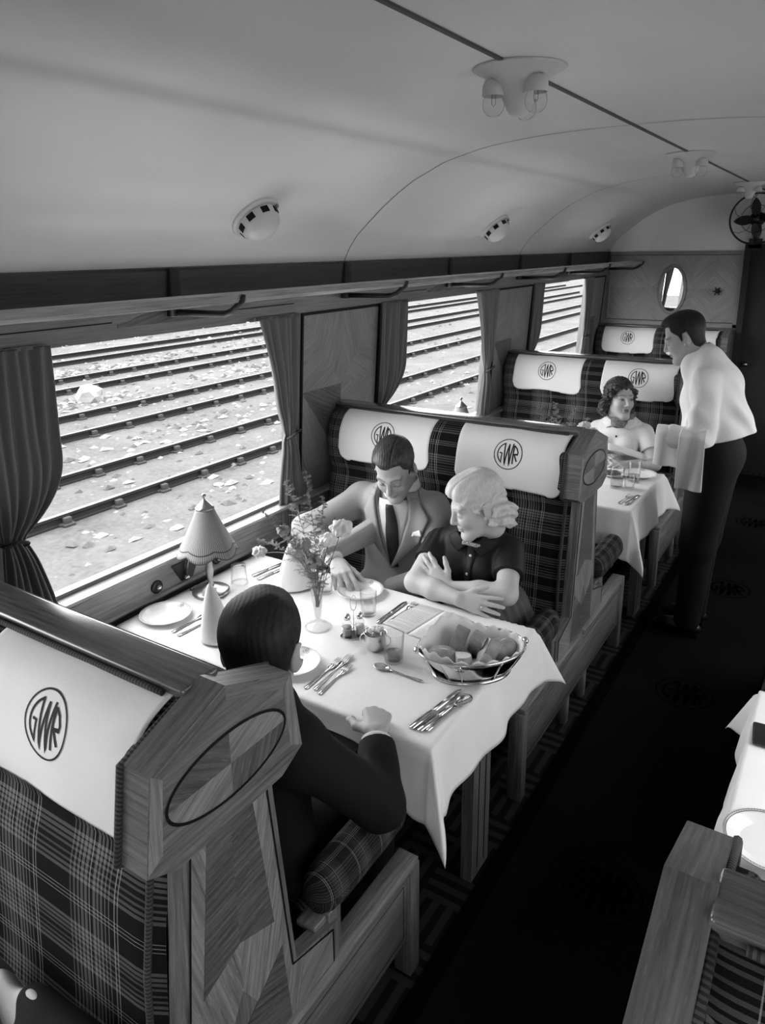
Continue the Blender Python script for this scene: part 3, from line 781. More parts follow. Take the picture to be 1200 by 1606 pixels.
def smesh(name,f,lo,hi,h,m,parent=None,loc=(0,0,0),attr=None,smooth=1,islands=False):
    v,q=surface(f,lo,hi,h)
    if not islands and len(q):     # keep the biggest connected piece
        par=np.arange(len(v))
        for _ in range(200):
            mn=par[q].min(1); new=par.copy()
            for k in range(4): np.minimum.at(new,q[:,k],mn)
            new=new[new]
            if (new==par).all(): break
            par=new
        ids,cn=np.unique(par,return_counts=True); keep=par==ids[cn.argmax()]
        remap=np.cumsum(keep)-1; q=remap[q[keep[q[:,0]]]]; v=v[keep]
    for _ in range(smooth):       # light relaxation
        s=np.zeros_like(v); n=np.zeros(len(v))
        for k in range(4):
            np.add.at(s,q[:,k],v[q[:,(k+1)%4]]+v[q[:,(k+3)%4]]); np.add.at(n,q[:,k],2)
        v=v*.5+.5*s/np.maximum(n,1)[:,None]
    me=bpy.data.meshes.new(name); L=A3(loc)
    me.vertices.add(len(v)); me.vertices.foreach_set('co',(v-L).ravel()); me.loops.add(len(q)*4); me.loops.foreach_set('vertex_index',q.ravel().astype(np.int32))
    me.polygons.add(len(q)); me.polygons.foreach_set('loop_start',np.arange(0,len(q)*4,4,dtype=np.int32)); me.polygons.foreach_set('loop_total',np.full(len(q),4,dtype=np.int32))
    me.polygons.foreach_set('use_smooth',np.ones(len(q),bool)); me.update(calc_edges=True); me.validate()
    me.materials.append(m)
    if attr is not None:
        at=me.attributes.new('mark','FLOAT','POINT'); at.data.foreach_set('value',attr(v).astype(np.float32))
    o=bpy.data.objects.new(name,me); COL.objects.link(o)
    if parent is not None: o.parent=parent
    return o
def skinmat(name,v,dark=.02,rough=.55):
    m=bpy.data.materials.new(name); m.use_nodes=True; t=NT(m); b=t.n['Principled BSDF']
    at=t.node('ShaderNodeAttribute',attribute_name='mark').outputs['Fac']
    co=t.node('ShaderNodeTexCoord').outputs['Object']
    nz=t.node('ShaderNodeTexNoise',inp={'Vector':co,'Scale':18.,'Detail':3.}).outputs[0]
    base=t.ramp(nz,[(.3,v*.94),(.7,v*1.05)])
    mx=t.node('ShaderNodeMix',data_type='RGBA'); t.l.new(t.math('MULTIPLY',at,1.,clamp=True),mx.inputs[0]); t.l.new(base,mx.inputs[6]); mx.inputs[7].default_value=(dark,dark,dark,1)
    t.l.new(mx.outputs[2],b.inputs['Base Color']); b.inputs['Roughness'].default_value=rough; b.inputs['Specular IOR Level'].default_value=.35
    return m
def hairmat(name,lo,hi,rough=.42):
    m=bpy.data.materials.new(name); m.use_nodes=True; t=NT(m); b=t.n['Principled BSDF']
    co=t.node('ShaderNodeTexCoord').outputs['Object']
    n=t.node('ShaderNodeTexNoise',inp={'Vector':t.node('ShaderNodeMapping',inp={'Vector':co,'Scale':(160,30,60)}).outputs[0],'Scale':1.,'Detail':3.}).outputs[0]
    t.l.new(t.ramp(n,[(.3,lo),(.7,hi)]),b.inputs['Base Color']); b.inputs['Roughness'].default_value=rough; b.inputs['Specular IOR Level'].default_value=.3
    bp=t.node('ShaderNodeBump',inp={'Height':n,'Strength':.35,'Distance':.002}).outputs[0]; t.l.new(bp,b.inputs['Normal'])
    return m
class Head:
    """local frame: face towards -Y, up Z, origin between the ears"""
    def __init__(s,c,yaw,pitch=0,roll=0,sc=1.,female=False,gaze=0.):
        R=Euler((math.radians(pitch),math.radians(roll),math.radians(yaw)),'XYZ')
        # pitch first in the head's own frame, then yaw about the vertical
        m=Matrix.Rotation(math.radians(yaw),3,'Z')@Matrix.Rotation(math.radians(pitch),3,'X')@Matrix.Rotation(math.radians(roll),3,'Y')
        s.R=np.array(m); s.c=A3(c); s.sc=sc; s.fem=female
    def loc(s,p): return ((p-s.c)@s.R)/s.sc
    def w(s,p): return s.c+s.R@(A3(p)*s.sc)
    def wrap(s,f): return lambda p:f(s.loc(p))*s.sc
    def sdf(s):
        fm=s.fem; j=.86 if fm else 1.
        it=[(ell((0,.014,.045),(.073,.093,.080)),0),
            (ell((0,-.030,-.030),(.057*(.97 if fm else 1),.060,.082)),.03),
            (cap((-.046*j,.0,-.055),(-.014,-.068,-.100),.017,.016),.03),(cap((.046*j,.0,-.055),(.014,-.068,-.100),.017,.016),.03),
            (ell((0,-.076,-.102),(.019,.016,.015)),.02),
            (ell((-.034,-.060,-.026),(.024,.026,.026)),.02),(ell((.034,-.060,-.026),(.024,.026,.026)),.02),
            (cap((-.040,-.070,.024),(-.012,-.082,.021),.011,.010),.016),(cap((.040,-.070,.024),(.012,-.082,.021),.011,.010),.016),
            (ell((-.031,-.096,.003),(.018,.014,.012)),.014,'sub'),(ell((.031,-.096,.003),(.018,.014,.012)),.014,'sub'),
            (ell((-.031,-.0735,.003),(.0135,.0125,.0125)),.004),(ell((.031,-.0735,.003),(.0135,.0125,.0125)),.004),
            (cap((0,-.086,.014),(0,-.107,-.027),.0075,.0095),.012),(ell((0,-.104,-.030),(.0095,.010,.008)),.006),
            (ell((-.011,-.095,-.033),(.007,.009,.006)),.006),(ell((.011,-.095,-.033),(.007,.009,.006)),.006),
            (ell((0,-.088,-.056),(.020,.009,.0055)),.006),(ell((0,-.087,-.067),(.018,.010,.0065)),.005),
            (cap((-.019,-.092,-.0612),(.019,-.092,-.0612),.0014),.004,'sub'),
            (ell((0,-.094,-.078),(.013,.006,.004)),.006,'sub')]
        for q in (-1,1):
            it+= [(ell((q*.081,.014,-.002),(.0085,.020,.033),np.array(Euler((.15,0,q*.50)).to_matrix())),.006),(ell((q*.088,.006,.004),(.005,.011,.018)),.004,'sub'),(ell((q*.070,.004,-.030),(.007,.009,.010)),.006)]
        it+= [(cap((0,.022,-.045),(0,.032,-.105),.048 if fm else .057,.047 if fm else .058),.03)]
        return s.wrap(union(it))
    def marks(s,closed=True,brow=1.,lip=.5,lash=1.,gaze=0.,open_=False,beard=0.):
        def g(P):
            p=s.loc(P); x=np.abs(p[:,0]);y=p[:,1];z=p[:,2]; face=(y<-.045)
            bx=np.clip((x-.014)/.034,0,1); bz=.0265+.006*np.sin(bx*2.4)-.004*bx
            m=np.exp(-((z-bz)/.0032)**2)*np.where((x>.012)&(x<.050),1,np.exp(-((np.minimum(abs(x-.012),abs(x-.050)))/.003)**2))*.75*brow
            lx=(x-.031)/.0165
            zl=(-.0045-.003*(1-lx*lx) if not open_ else .0075-.006*lx*lx)
            m=np.maximum(m,np.exp(-((z-zl)/(.0026 if open_ else .0021))**2)*(np.abs(lx)<1)*.9*lash)
            if open_:
                ex=(p[:,0]-np.sign(p[:,0])*.031-gaze)/1.
                iris=np.exp(-((ex*ex+(z-.002)**2)/.0064**2)**3); op=(np.abs(lx)<.95)&(np.abs(z-.002)<.0068*(1-lx*lx)+.001)
                m=np.maximum(m,iris*.95*op)
                m=np.maximum(m,np.exp(-((z+.0045)/.0014)**2)*(np.abs(lx)<.9)*.35)
            lp=np.exp(-(((x/(.018 if s.fem else .021))**2+((z+.0615)/.0105)**2))**2)*lip
            lp=np.maximum(lp,np.exp(-((z+.0612)/.0016)**2)*(x<.021)*.7)
            ns=np.exp(-(((x-.0065)/.0035)**2+((z+.0385)/.0025)**2))*.6
            m=np.maximum(np.maximum(m,lp),ns)
            if beard: m=np.maximum(m,beard*np.exp(-(((z+.085)/.035)**4))*(x<.06))
            return np.clip(np.where(face,m,0),0,1)
        return g
def frame(D,N):
    D=A3(D)/np.linalg.norm(D); N=A3(N); N=N-D*(N@D); N/=np.linalg.norm(N); return D,N
def hand(W,D,N,side,flex,spread=(.10,.03,-.04,-.12),sc=1.,thumb=(.5,.35,.2),tflex=.3):
    """W wrist, D towards the knuckles, N back of the hand; side +1: thumb along D x N"""
    W=A3(W); D,N=frame(D,N); S=np.cross(D,N)*side
    base=[]; fin=[]
    off=[.030,.010,-.0105,-.029]; kl=[.090,.093,.088,.080]; seg=[(.041,.025,.021),(.045,.029,.022),(.041,.027,.022),(.032,.020,.019)]; R0=[.0098,.0100,.0095,.0083]
    for i in range(4):
        K=W+(D*kl[i]+S*off[i]-N*.004*abs(i-1.2))*sc
        base.append((cap(W+(D*.012+S*off[i]*.55)*sc,K,.0155*sc,.0118*sc),.014))
        d=D*cos(spread[i])+S*math.sin(spread[i]); p=K; a=0; pts=[K]; fl=flex[i]
        for j in range(3):
            a+=fl[j]; q=d*cos(a)-N*math.sin(a); p=p+q*seg[i][j]*sc; pts.append(p)
        fin.append(chain(pts,[R0[i]*1.12*sc,R0[i]*.98*sc,R0[i]*.9*sc,R0[i]*.78*sc],.003))
    tb=W+(D*.020+S*.022-N*.008)*sc; td=D*cos(thumb[0])+S*math.sin(thumb[0])*cos(thumb[1])-N*math.sin(thumb[0])*math.sin(thumb[1]); td/=np.linalg.norm(td)
    t1=tb+td*.043*sc; td2=td*cos(tflex)+D*math.sin(tflex); td2/=np.linalg.norm(td2); t2=t1+td2*.033*sc; td3=td2-N*thumb[2]; td3/=np.linalg.norm(td3); t3=t2+td3*.025*sc
    th=chain([tb,t1,t2,t3],[.0145*sc,.0125*sc,.0108*sc,.0085*sc],.006)
    P=union(base+[(th,.012)])
    return union([(P,0)]+[(f,.0045) for f in fin])
def drape(name,A,Bp,n,m_,f,org,ex,ez,ey,off,thick,mt,parent,start=-.4,bulge=0.):
    """cloth patch between two edge polylines (in ex/ez coordinates), laid on surface f along ey"""
    def res(Pl,n):
        Pl=[np.array(p,float) for p in Pl]; L=[0]
        for a,b in zip(Pl,Pl[1:]): L.append(L[-1]+np.linalg.norm(b-a))
        t=np.linspace(0,L[-1],n); return np.stack([np.interp(t,L,[p[k] for p in Pl]) for k in (0,1)],1)
    a=res(A,n);b=res(Bp,n); org=A3(org);ex=A3(ex);ez=A3(ez);ey=A3(ey)
    G=np.stack([a*(1-t)+b*t for t in np.linspace(0,1,m_)],1).reshape(-1,2)
    P=org+G[:,:1]*ex+G[:,1:]*ez+start*ey
    bl=np.tile(np.sin(np.linspace(0,PI,m_))*bulge,n)
    for _ in range(40):
        d=f(P)-off-bl; P=P+np.clip(d,-.02,.05)[:,None]*ey*.8
    mb=MB(); vs=[tuple(p) for p in P]
    mb.add(vs,[(i*m_+j,(i+1)*m_+j,(i+1)*m_+j+1,i*m_+j+1) for i in range(n-1) for j in range(m_-1)],uvs=[(g[0],g[1]) for g in G],smooth=True)
    o=mb.build(name,mt,None)
    if parent is not None: o.parent=parent; o.matrix_parent_inverse=parent.matrix_world.inverted() if False else Matrix.Translation(-parent.location)
    sol(o,thick,0.)
    return o
def folds(amp,*ks):
    ks=[(A3(k),ph) for k,ph in ks]
    def g(p):
        s=0
        for k,ph in ks: s=s+np.sin(p@k+ph+1.3*np.sin(p@(k[[1,2,0]]*.37)+ph*2))
        return amp*s/len(ks)
    return g
def disp(f,g): return lambda p:f(p)-g(p)
M['skin']=skinmat('skin',.40); M['skinw']=skinmat('skin_fair',.47); M['skind']=skinmat('skin_tan',.40)
M['hairbrown']=hairmat('hair_brown',.020,.065); M['hairblack']=hairmat('hair_black',.005,.018,.6); M['hairblonde']=hairmat('hair_blonde',.50,.62,.38); M['hairdark']=hairmat('hair_dark',.012,.06)
M['suit']=cloth('grey_suiting',.31,wscale=900,var=.12,bump=.12); M['suitdark']=cloth('dark_suiting',.0075,wscale=900,var=.2,bump=.15)
M['shirt']=cloth('white_shirt',.72); M['tie']=cloth('dark_tie',.035,rough=.5)
M['blouse']=cloth('dark_blouse',.016,wscale=800,rough=.6,bump=.1); M['skirt']=cloth('grey_skirt',.10,bump=.3)
M['knit']=stripemat('ribbed_knit',.50,.68,0,.0085,.45); M['scarf']=mat('patterned_scarf',.11,.7,noise=.95,nscale=38)
M['wjacket']=cloth('white_drill',.78,bump=.3); M['trousers']=cloth('black_trousers',.009,bump=.2); M['shoe']=mat('black_leather',.008,.3)
M['button']=mat('pearl_button',.6,.25)
# ------------------------------------------------------------------ people
def person(label,loc,group=None): return thing('person',label,'person',loc,0,group)
def reloc(o,t): o.matrix_parent_inverse=Matrix.Translation(-Vector(t.location)); return o
def seated(hip,belly,chest,neck,w,d,inf=0.,fem=False,rot=None):
    it=[(ell(hip,(.175*w+inf,.125*d+inf,.13+inf),rot),0),(ell(belly,((.138 if fem else .155)*w+inf,.105*d+inf,.15+inf),rot),.06),(ell(chest,(.165*w+inf,.112*d+inf,.165+inf),rot),.06)]
    return it
def head_neck(H,neck,inf=0.): return cap(H.w((0,.03,-.07)),neck,.055+inf,.060+inf)
# --- man in the light suit -----------------------------------------------------
t=person('man in a light grey suit and dark tie looking down at his plate',(.54,1.28,.45))
H=Head((.607,1.125,1.150),14,33,-2,1.05)
hip,belly,chest,neck=(.54,1.28,.53),(.535,1.285,.68),(.53,1.275,.845),(.56,1.225,1.0)
SR,SL=(.352,1.262,.935),(.715,1.268,.945); ER,WR=(.25,.965,.862),(.495,.852,.806); EL,WL=(.80,1.17,.70),(.66,1.02,.66)
DR=(.12,-.115,-.015); NR=(.10,-.35,.9)
hr=hand(WR,DR,NR,-1,[(.45,.35,.2),(.6,.4,.25),(.7,.4,.25),(.65,.35,.2)],spread=(.16,.05,-.06,-.18),thumb=(.7,.6,.2),sc=1.08)
def tor(inf,k=.05): return seated(hip,belly,chest,neck,1.02,1.,inf)+[(cap(neck,A3(SR)+(.03,0,.0),.062+inf,.05+inf),k),(cap(neck,A3(SL)+(-.03,0,.0),.062+inf,.05+inf),k),(cap(chest,neck,.10+inf,.065+inf),k)]
arms=lambda inf,cr=1.:[(cap(SR,ER,.055+inf,.046+inf),.04),(cap(ER,WR,.045+inf,.030+inf),.02),(cap(SL,EL,.055+inf,.046+inf),.04),(cap(EL,WL,.045+inf,.031+inf),.02)]
legs=lambda inf,x0=.54,dx=.095,y0=1.25,kn=.86:[(cap((x0+q*dx,y0,.53),(x0+q*dx*1.1,kn,.53),.085+inf,.065+inf),.03) for q in (-1,1)]+[(cap((x0+q*dx*1.1,kn,.53),(x0+q*dx*1.1,kn+.04,.10),.06+inf,.042+inf),.02) for q in (-1,1)]
body=union(tor(-.012)+arms(-.010)+[(hr,.01)]+legs(-.008)+[(head_neck(H,neck),.03),(H.sdf(),.02)])
reloc(smesh('body',body,(.02,.62,.0),(.95,1.45,1.34),.0034,M['skin'],t,attr=H.marks(lip=.35,brow=1.,lash=.7)),t)
def malehair(p,part=None,thick=1.,amp=.0006):
    x=p[:,0];y=p[:,1];z=p[:,2]; ax=np.abs(x)
    d=smin(ell((0,.014,.045),(.073,.093,.080))(p),cap((0,.022,-.045),(0,.034,-.15),.060,.061)(p),.035)
    th=np.interp(z,[-.10,-.06,-.02,.03,.08,.12],[.0012,.0035,.0065,.009,.012,.013])*thick
    d=d-th
    d=smin(d,ell((0,-.040,.088),(.050,.045,.036))(p),.03)
    zh=np.interp(y,[-.12,-.088,-.070,-.055,-.040,-.018,-.012,.0,.028,.036,.06,.10],[.105,.098,.088,.070,.048,.022,-.020,.030,.032,-.045,-.080,-.092])
    zh=zh+np.where(y<-.045,.028*np.clip((ax-.018)/.045,0,1.1)-.008*np.clip(1-ax/.04,0,1),0)
    d=smax(d,(zh-z)*.75,.008)
    d=d+amp*np.sin(x*620+9*np.sin(y*25)+4*np.sin(z*40))*np.clip((z+.02)/.06,0,1)
    if part is not None: d=d+.005*np.exp(-((x-part)/.0026)**2)*(z>.05)*(y<.06)
    return d
def addhair(H,fn,lo,hi,mt,t,h=.0028):
    cs=np.array([H.w((a,b,c)) for a in (lo[0],hi[0]) for b in (lo[1],hi[1]) for c in (lo[2],hi[2])])
    return reloc(smesh('hair',H.wrap(fn),cs.min(0),cs.max(0),h,mt,t),t)
addhair(H,lambda p:malehair(p,.022),(-.1,-.12,-.12),(.1,.13,.16),M['hairbrown'],t)
# shirt front, collar, tie
shirtF=union(tor(-.002)+[(cap(chest,neck,.104,.068),.03)])
ex,ez,ey=(1,0,0),(0,0,1),(0,1,0)
org=(.575,0,.985)
drape('shirt_front',[(-.055,.02),(-.075,-.10),(-.02,-.30)],[(.07,.02),(.085,-.10),(.03,-.30)],14,10,shirtF,org,ex,ez,ey,.010,.002,M['shirt'],t,start=.85)
# collar ring
ring=lambda r0,r1,z0,z1,tilt=0:None
mb=MB()
nc=A3(H.w((0,.034,-.125)))
def collar(u,v,c=nc,rx=.068,ry=.066,hgt=.036):
    a=-PI/2+.28+u*(2*PI-.56)
    dz=-hgt*v; fl=1+.16*v
    return (c[0]+rx*fl*cos(a),c[1]-.004+ry*fl*sin(a)-.012*v*max(0,-sin(a)),c[2]+.020+.012*sin(a)+dz-.022*v*max(0,-sin(a))**2)
mb.grid(40,5,collar); o=mb.build('shirt_collar',M['shirt'],None); o.parent=t; reloc(o,t); sol(o,.003)
drape('necktie',[(-.014,.0),(-.019,-.02),(-.026,-.12),(-.022,-.30)],[(.016,.0),(.019,-.02),(.030,-.12),(.026,-.30)],20,7,shirtF,org,ex,ez,ey,.015,.004,M['tie'],t,start=.85,bulge=.006)
# jacket with an open V and a buttoned waist
jf=folds(.004,((14,9,38),.3),((-22,17,30),1.7),((30,-14,16),.6))
fold_arm=lambda p:.007*np.sin((p@A3((30,-40,70))))*np.exp(-np.sum((p-A3(ER))**2,1)/.012)+.006*np.sin(p@A3((60,-35,60)))*np.exp(-np.sum((p-A3(SR)-A3((-.02,-.06,-.04)))**2,1)/.010)
cuts=[(halfsp(A3(WR)-A3((.030,-.014,-.008)),A3(WR)-A3(ER)),.004,'int')]
jt=union(tor(.016)+[(cap(A3(SR)+(.0,0,.012),A3(SR)+(-.018,0,-.01),.064,.062),.03),(cap(A3(SL)+(.0,0,.012),A3(SL)+(.018,0,-.01),.064,.062),.03)])
jarm=union([(cap(SR,ER,.068,.060),0),(cap(ER,A3(WR),.058,.046),.03),(halfsp(A3(WR)-.16*(A3(WR)-A3(ER)),A3(WR)-A3(ER)),.003,'int')])
jarm2=union([(cap(SL,EL,.070,.060),0),(cap(EL,WL,.058,.044),.03)])
def vopen(p):
    # wedge cut from the throat to the top button, front half only
    zb,zt=.685,1.02; k=np.clip((p[:,2]-zb)/(zt-zb),-.3,1.3); cx_=.577-.012*(1-k); half=.078*k
    return np.maximum(np.maximum(np.abs(p[:,0]-cx_)-half,p[:,1]-1.235),zb-p[:,2])
jn=lambda p:np.maximum(cap(neck,H.w((0,.03,-.09)),.066,.070)(p),1.0-p[:,2])
jack=lambda p:smax(smax(smin(smin(jt(p),jarm(p),.03),jarm2(p),.03)-jf(p)-fold_arm(p),-vopen(p)*.8,.006),-cap(A3(neck)+(0,-.0,.03),H.w((0,.03,-.06)),.072,.075)(p),.006)
jacksurf=lambda p:smin(smin(jt(p),jarm(p),.03),jarm2(p),.03)
reloc(smesh('jacket',jack,(.08,.75,.40),(.95,1.47,1.10),.0042,M['suit'],t),t)
# lapels, notch and pocket square
drape('lapel',[(-.080,.030),(-.072,-.06),(-.045,-.18),(-.008,-.295)],[(-.095,.03),(-.150,-.055),(-.112,-.16),(-.006,-.298)],24,9,jacksurf,org,ex,ez,ey,.010,.006,M['suit'],t,start=.75,bulge=.004)
drape('lapel',[(.085,.030),(.075,-.06),(.045,-.18),(-.006,-.298)],[(.10,.03),(.168,-.052),(.128,-.16),(.0,-.300)],24,9,jacksurf,org,ex,ez,ey,.010,.006,M['suit'],t,start=.75,bulge=.004)
drape('jacket_collar',[(-.068,.058),(-.078,.01),(-.083,-.040)],[(-.098,.055),(-.118,.005),(-.128,-.030)],10,6,jacksurf,org,ex,ez,ey,.010,.004,M['suit'],t,start=.8,bulge=.002)
drape('jacket_collar',[(.066,.058),(.078,.01),(.088,-.040)],[(.096,.055),(.124,.005),(.145,-.030)],10,6,jacksurf,org,ex,ez,ey,.010,.004,M['suit'],t,start=.8,bulge=.002)
drape('pocket_square',[(.098,-.118),(.135,-.098)],[(.092,-.138),(.150,-.122)],8,4,jacksurf,org,ex,ez,ey,.022,.003,M['shirt'],t,start=.75)
cuff=union([(cap(A3(WR)-.22*(A3(WR)-A3(ER)),A3(WR)-.02*(A3(WR)-A3(ER)),.040,.036),0),(halfsp(A3(WR)-.05*(A3(WR)-A3(ER)),A3(WR)-A3(ER)),.002,'int')])
reloc(smesh('shirt_cuff',cuff,A3(WR)-.12,A3(WR)+.08,.003,M['shirt'],t),t)
tr=union(legs(.012)+[(ell(hip,(.185,.135,.13)),.05)])
reloc(smesh('trousers',tr,(.33,.74,.04),(.75,1.45,.68),.007,M['suit'],t),t)
for q in (-1,1):
    mb=MB(); x=.54+q*.1045; mb.ball((x,.845,.055),(.045,.14,.045)); o=mb.build('shoe',M['shoe'],t); reloc(o,t)
# --- fair-haired woman ----------------------------------------------------------
t=person('fair-haired woman in a dark short-sleeved blouse, arms folded on the table',(.99,1.25,.45))
H=Head((1.018,1.058,1.086),-47,20,0,1.04,True)
hip,belly,chest,neck=(1.0,1.27,.53),(.985,1.225,.67),(.975,1.175,.815),(.99,1.135,.935)
SR,SL=(.815,1.135,.862),(1.125,1.155,.885); ER,WR=(.838,.900,.782),(1.050,.850,.786); EL,WL=(1.190,.968,.792),(.965,.925,.778)
hR=hand(WR,(1,.04,-.03),(.05,-.80,.60),-1,[(.0,.12,.1),(.08,.12,.1),(.14,.15,.1),(.2,.15,.1)],spread=(.20,.06,-.05,-.15),thumb=(.75,-.1,.05),sc=.90,tflex=.55)
hL=hand(WL,(-.80,.08,.52),(.10,-.90,.38),1,[(.1,.35,.25),(.12,.35,.25),(.15,.35,.25),(.18,.35,.25)],spread=(.16,.05,-.05,-.14),thumb=(.8,.0,.05),sc=.90,tflex=.5)
def tor(inf,k=.05): return seated(hip,belly,chest,neck,.86,.92,inf,True)+[(ell((.905,1.09,.80),(.068+inf,.062+inf,.066+inf)),.03),(ell((1.035,1.09,.80),(.068+inf,.062+inf,.066+inf)),.03),(cap(neck,A3(SR)+(.02,0,0),.047+inf,.045+inf),k),(cap(neck,A3(SL)+(-.02,0,0),.047+inf,.045+inf),k),(cap(chest,neck,.085+inf,.05+inf),k)]
armR=[(cap(SR,ER,.047,.041),.03),(cap(ER,A3(ER)*.55+A3(WR)*.45,.042,.039),.02),(cap(A3(ER)*.55+A3(WR)*.45,WR,.039,.0265),.02)]
armL=[(cap(SL,EL,.047,.041),.03),(cap(EL,A3(EL)*.55+A3(WL)*.45,.042,.038),.02),(cap(A3(EL)*.55+A3(WL)*.45,WL,.038,.0265),.02)]
LG=lambda inf:[(cap((1.0+q*.085,1.24,.53),(1.0+q*.07,.84,.53),.085+inf,.06+inf),.03) for q in (-1,1)]+[(cap((1.0+q*.07,.84,.53),(1.0+q*.07,.90,.09),.056+inf*.2,.036),.02) for q in (-1,1)]
body=union(tor(-.012)+armR+[(hR,.010)]+[(union(armL+[(hL,.010)]),.006)]+LG(-.01)+[(cap(H.w((0,.03,-.07)),neck,.047,.050),.03),(H.sdf(),.018)])
reloc(smesh('body',body,(.70,.72,.04),(1.32,1.44,1.26),.0034,M['skinw'],t,attr=H.marks(lip=.45,brow=.55,lash=.8)),t)
def blonde(p):
    x=p[:,0];y=p[:,1];z=p[:,2]
    d=smin(ell((0,.016,.048),(.083,.102,.091))(p),ell((0,-.040,.078),(.066,.052,.046))(p),.03)
    d=smin(d,ell((0,.055,-.02),(.074,.056,.07))(p),.03)
    zh=np.interp(y,[-.12,-.090,-.075,-.055,-.035,-.015,.0,.02,.04,.07,.12],[.088,.078,.062,.040,.012,-.012,-.006,.0,-.045,-.085,-.095])
    d=smax(d,(zh-z)*.75,.010)
    # rolled curls at the nape and behind the ears
    for q in (-1,1):
        for (a,b,c,r) in ((.066,.030,-.050,.026),(.060,.062,-.062,.031),(.040,.088,-.070,.033),(.074,.045,-.022,.026),(.072,.070,-.030,.030),(.055,.095,-.040,.034),(.014,.098,-.078,.032),(.05,.085,-.1,.022)):
            d=smin(d,ell((q*a,b,c),(r,r,r*.9))(p),.006)
    s=np.sign(x+.03)*1.
    ph=z*155+y*70*np.where(z>.03,-.5,1.)+2.2*np.sin(x*35)+1.4*np.sin(y*55)
    wav=.0045*np.sin(ph)*np.clip((.085-z)/.05,0,1)+.0016*np.sin(np.abs(x)*150+y*40)*np.clip((z-.05)/.03,0,1)
    fine=.0008*np.sin(z*420+x*300+5*np.sin(y*60))
    part=.006*np.exp(-((x-.030)/.004)**2)*(z>.075)*(y<.05)
    curl=.0028*np.sin(x*190+3*np.sin(z*130))*np.sin(z*170+2*np.sin(y*150))*np.clip((-z-.0)/.03,0,1)*np.clip((y-.02)/.03,0,1)
    return d+wav+part+curl*.6
addhair(H,blonde,(-.12,-.13,-.13),(.12,.15,.16),M['hairblonde'],t,.0027)
bl=folds(.0018,((20,12,30),.5),((-26,20,12),2.),((12,36,-22),.9))
pleat=lambda p:.0022*np.sin(p[:,0]*210+p[:,2]*60)*np.exp(-np.sum((p-A3((.80,1.10,.87)))**2,1)/.006)
uR=A3(ER)-A3(SR); uL=A3(EL)-A3(SL)
slR=union([(cap(A3(SR)+(0,0,.002),A3(SR)+uR*.62,.056,.060),0),(halfsp(A3(SR)+uR*.50,uR),.003,'int')]); slL=union([(cap(A3(SL)+(0,0,.002),A3(SL)+uL*.72,.056,.061),0),(halfsp(A3(SL)+uL*.60,uL),.003,'int')])
bt=union(tor(.006)); NC=H.w((0,.03,-.10))
blf=lambda p:smin(smin(bt(p),slR(p),.02),slL(p),.02)
blo=lambda p:smax(smax(blf(p)-bl(p)-pleat(p),-cap(A3(neck)+(0,-.016,.022),NC,.047,.052)(p),.004),.655-p[:,2],.01)
reloc(smesh('blouse',blo,(.70,.98,.60),(1.25,1.42,1.04),.0036,M['blouse'],t),t)
mb=MB(); c=A3(neck)+A3((.004,-.004,.012)); Hn=A3(H.w((0,.03,-.09)))-A3(neck); Hn/=np.linalg.norm(Hn)
def band(u,v):
    a=-PI/2+.5+u*(2*PI-1.0); k=.058+.012*(1-v); q=c+A3((k*cos(a),k*sin(a),0))+Hn*(.034*v-.012*(1-v)); return tuple(q)
mb.grid(40,5,band); o=mb.build('collar_band',M['blouse'],t); reloc(o,t); sol(o,.004)
org=(.985,0,.93); st=.85
drape('collar',[(-.055,.028),(-.030,.012),(.0,-.012)],[(-.098,.0),(-.075,-.03),(-.040,-.052)],12,7,blf,org,ex,ez,ey,.007,.004,M['blouse'],t,start=st,bulge=.003)
drape('collar',[(.060,.030),(.040,.012),(.015,-.012)],[(.105,.0),(.090,-.03),(.060,-.055)],12,7,blf,org,ex,ez,ey,.007,.004,M['blouse'],t,start=st,bulge=.003)
drape('button_band',[(.0,-.015),(-.004,-.25)],[(.030,-.015),(.026,-.25)],16,4,blf,org,ex,ez,ey,.004,.003,M['blouse'],t,start=st)
def front(f,x,z,y0=.85,off=0.):
    p=np.array([[x,y0,z]])
    for _ in range(60): p[:,1]+=np.clip(f(p)-off,-.02,.05)*.8
    return p[0]
for z in (.872,.805,.74):
    p=front(blf,.998,z,off=.006); mb=MB(); mb.ball(tuple(p),(.006,.0035,.006),10,6); o=mb.build('button',M['button'],t); reloc(o,t)
# bar brooch of pierced metal at the throat
p=front(blf,1.003,.925,off=.012); mb=MB(); Mx=Matrix.Translation(p)@Matrix.Rotation(.20,4,'Y')@Matrix.Rotation(.35,4,'Z')
mb.prism([(-.038,0),(-.033,.0085),(.033,.0085),(.038,0),(.033,-.0085),(-.033,-.0085)],'y',-.003,.003,M4=Mx@Matrix.Rotation(0,4,'X')) if False else mb.box((-.036,-.003,-.008),(.036,.003,.008),M4=Mx)
for i in range(9): mb.ball((-.030+.0075*i,-.004,.002*(-1)**i),.0042,8,6,M4=Mx)
o=mb.build('brooch',mat('diamante',.55,.2,metal=.7),t); reloc(o,t)
sk=union([(ell((.99,1.25,.62),(.165,.135,.07)),0),(ell(hip,(.18,.14,.12)),.04)]+LG(.018)[:2])
skd=disp(sk,lambda p:.004*np.sin(np.arctan2(p[:,1]-1.25,p[:,0]-.99)*26)*np.clip((.70-p[:,2])/.05,0,1))
reloc(smesh('skirt',lambda p:smax(skd(p),p[:,2]-.685,.008),(.76,.74,.38),(1.24,1.45,.72),.005,M['skirt'],t),t)
wr=hand  # ring on the right hand
D_,N_=frame((1,.04,-.03),(.05,-.80,.60)); S_=-np.cross(D_,N_); K=A3(WR)+(D_*.088+S_*-.0105)*.9; q=K+(D_*cos(.14)-N_*sin(.14))*.016
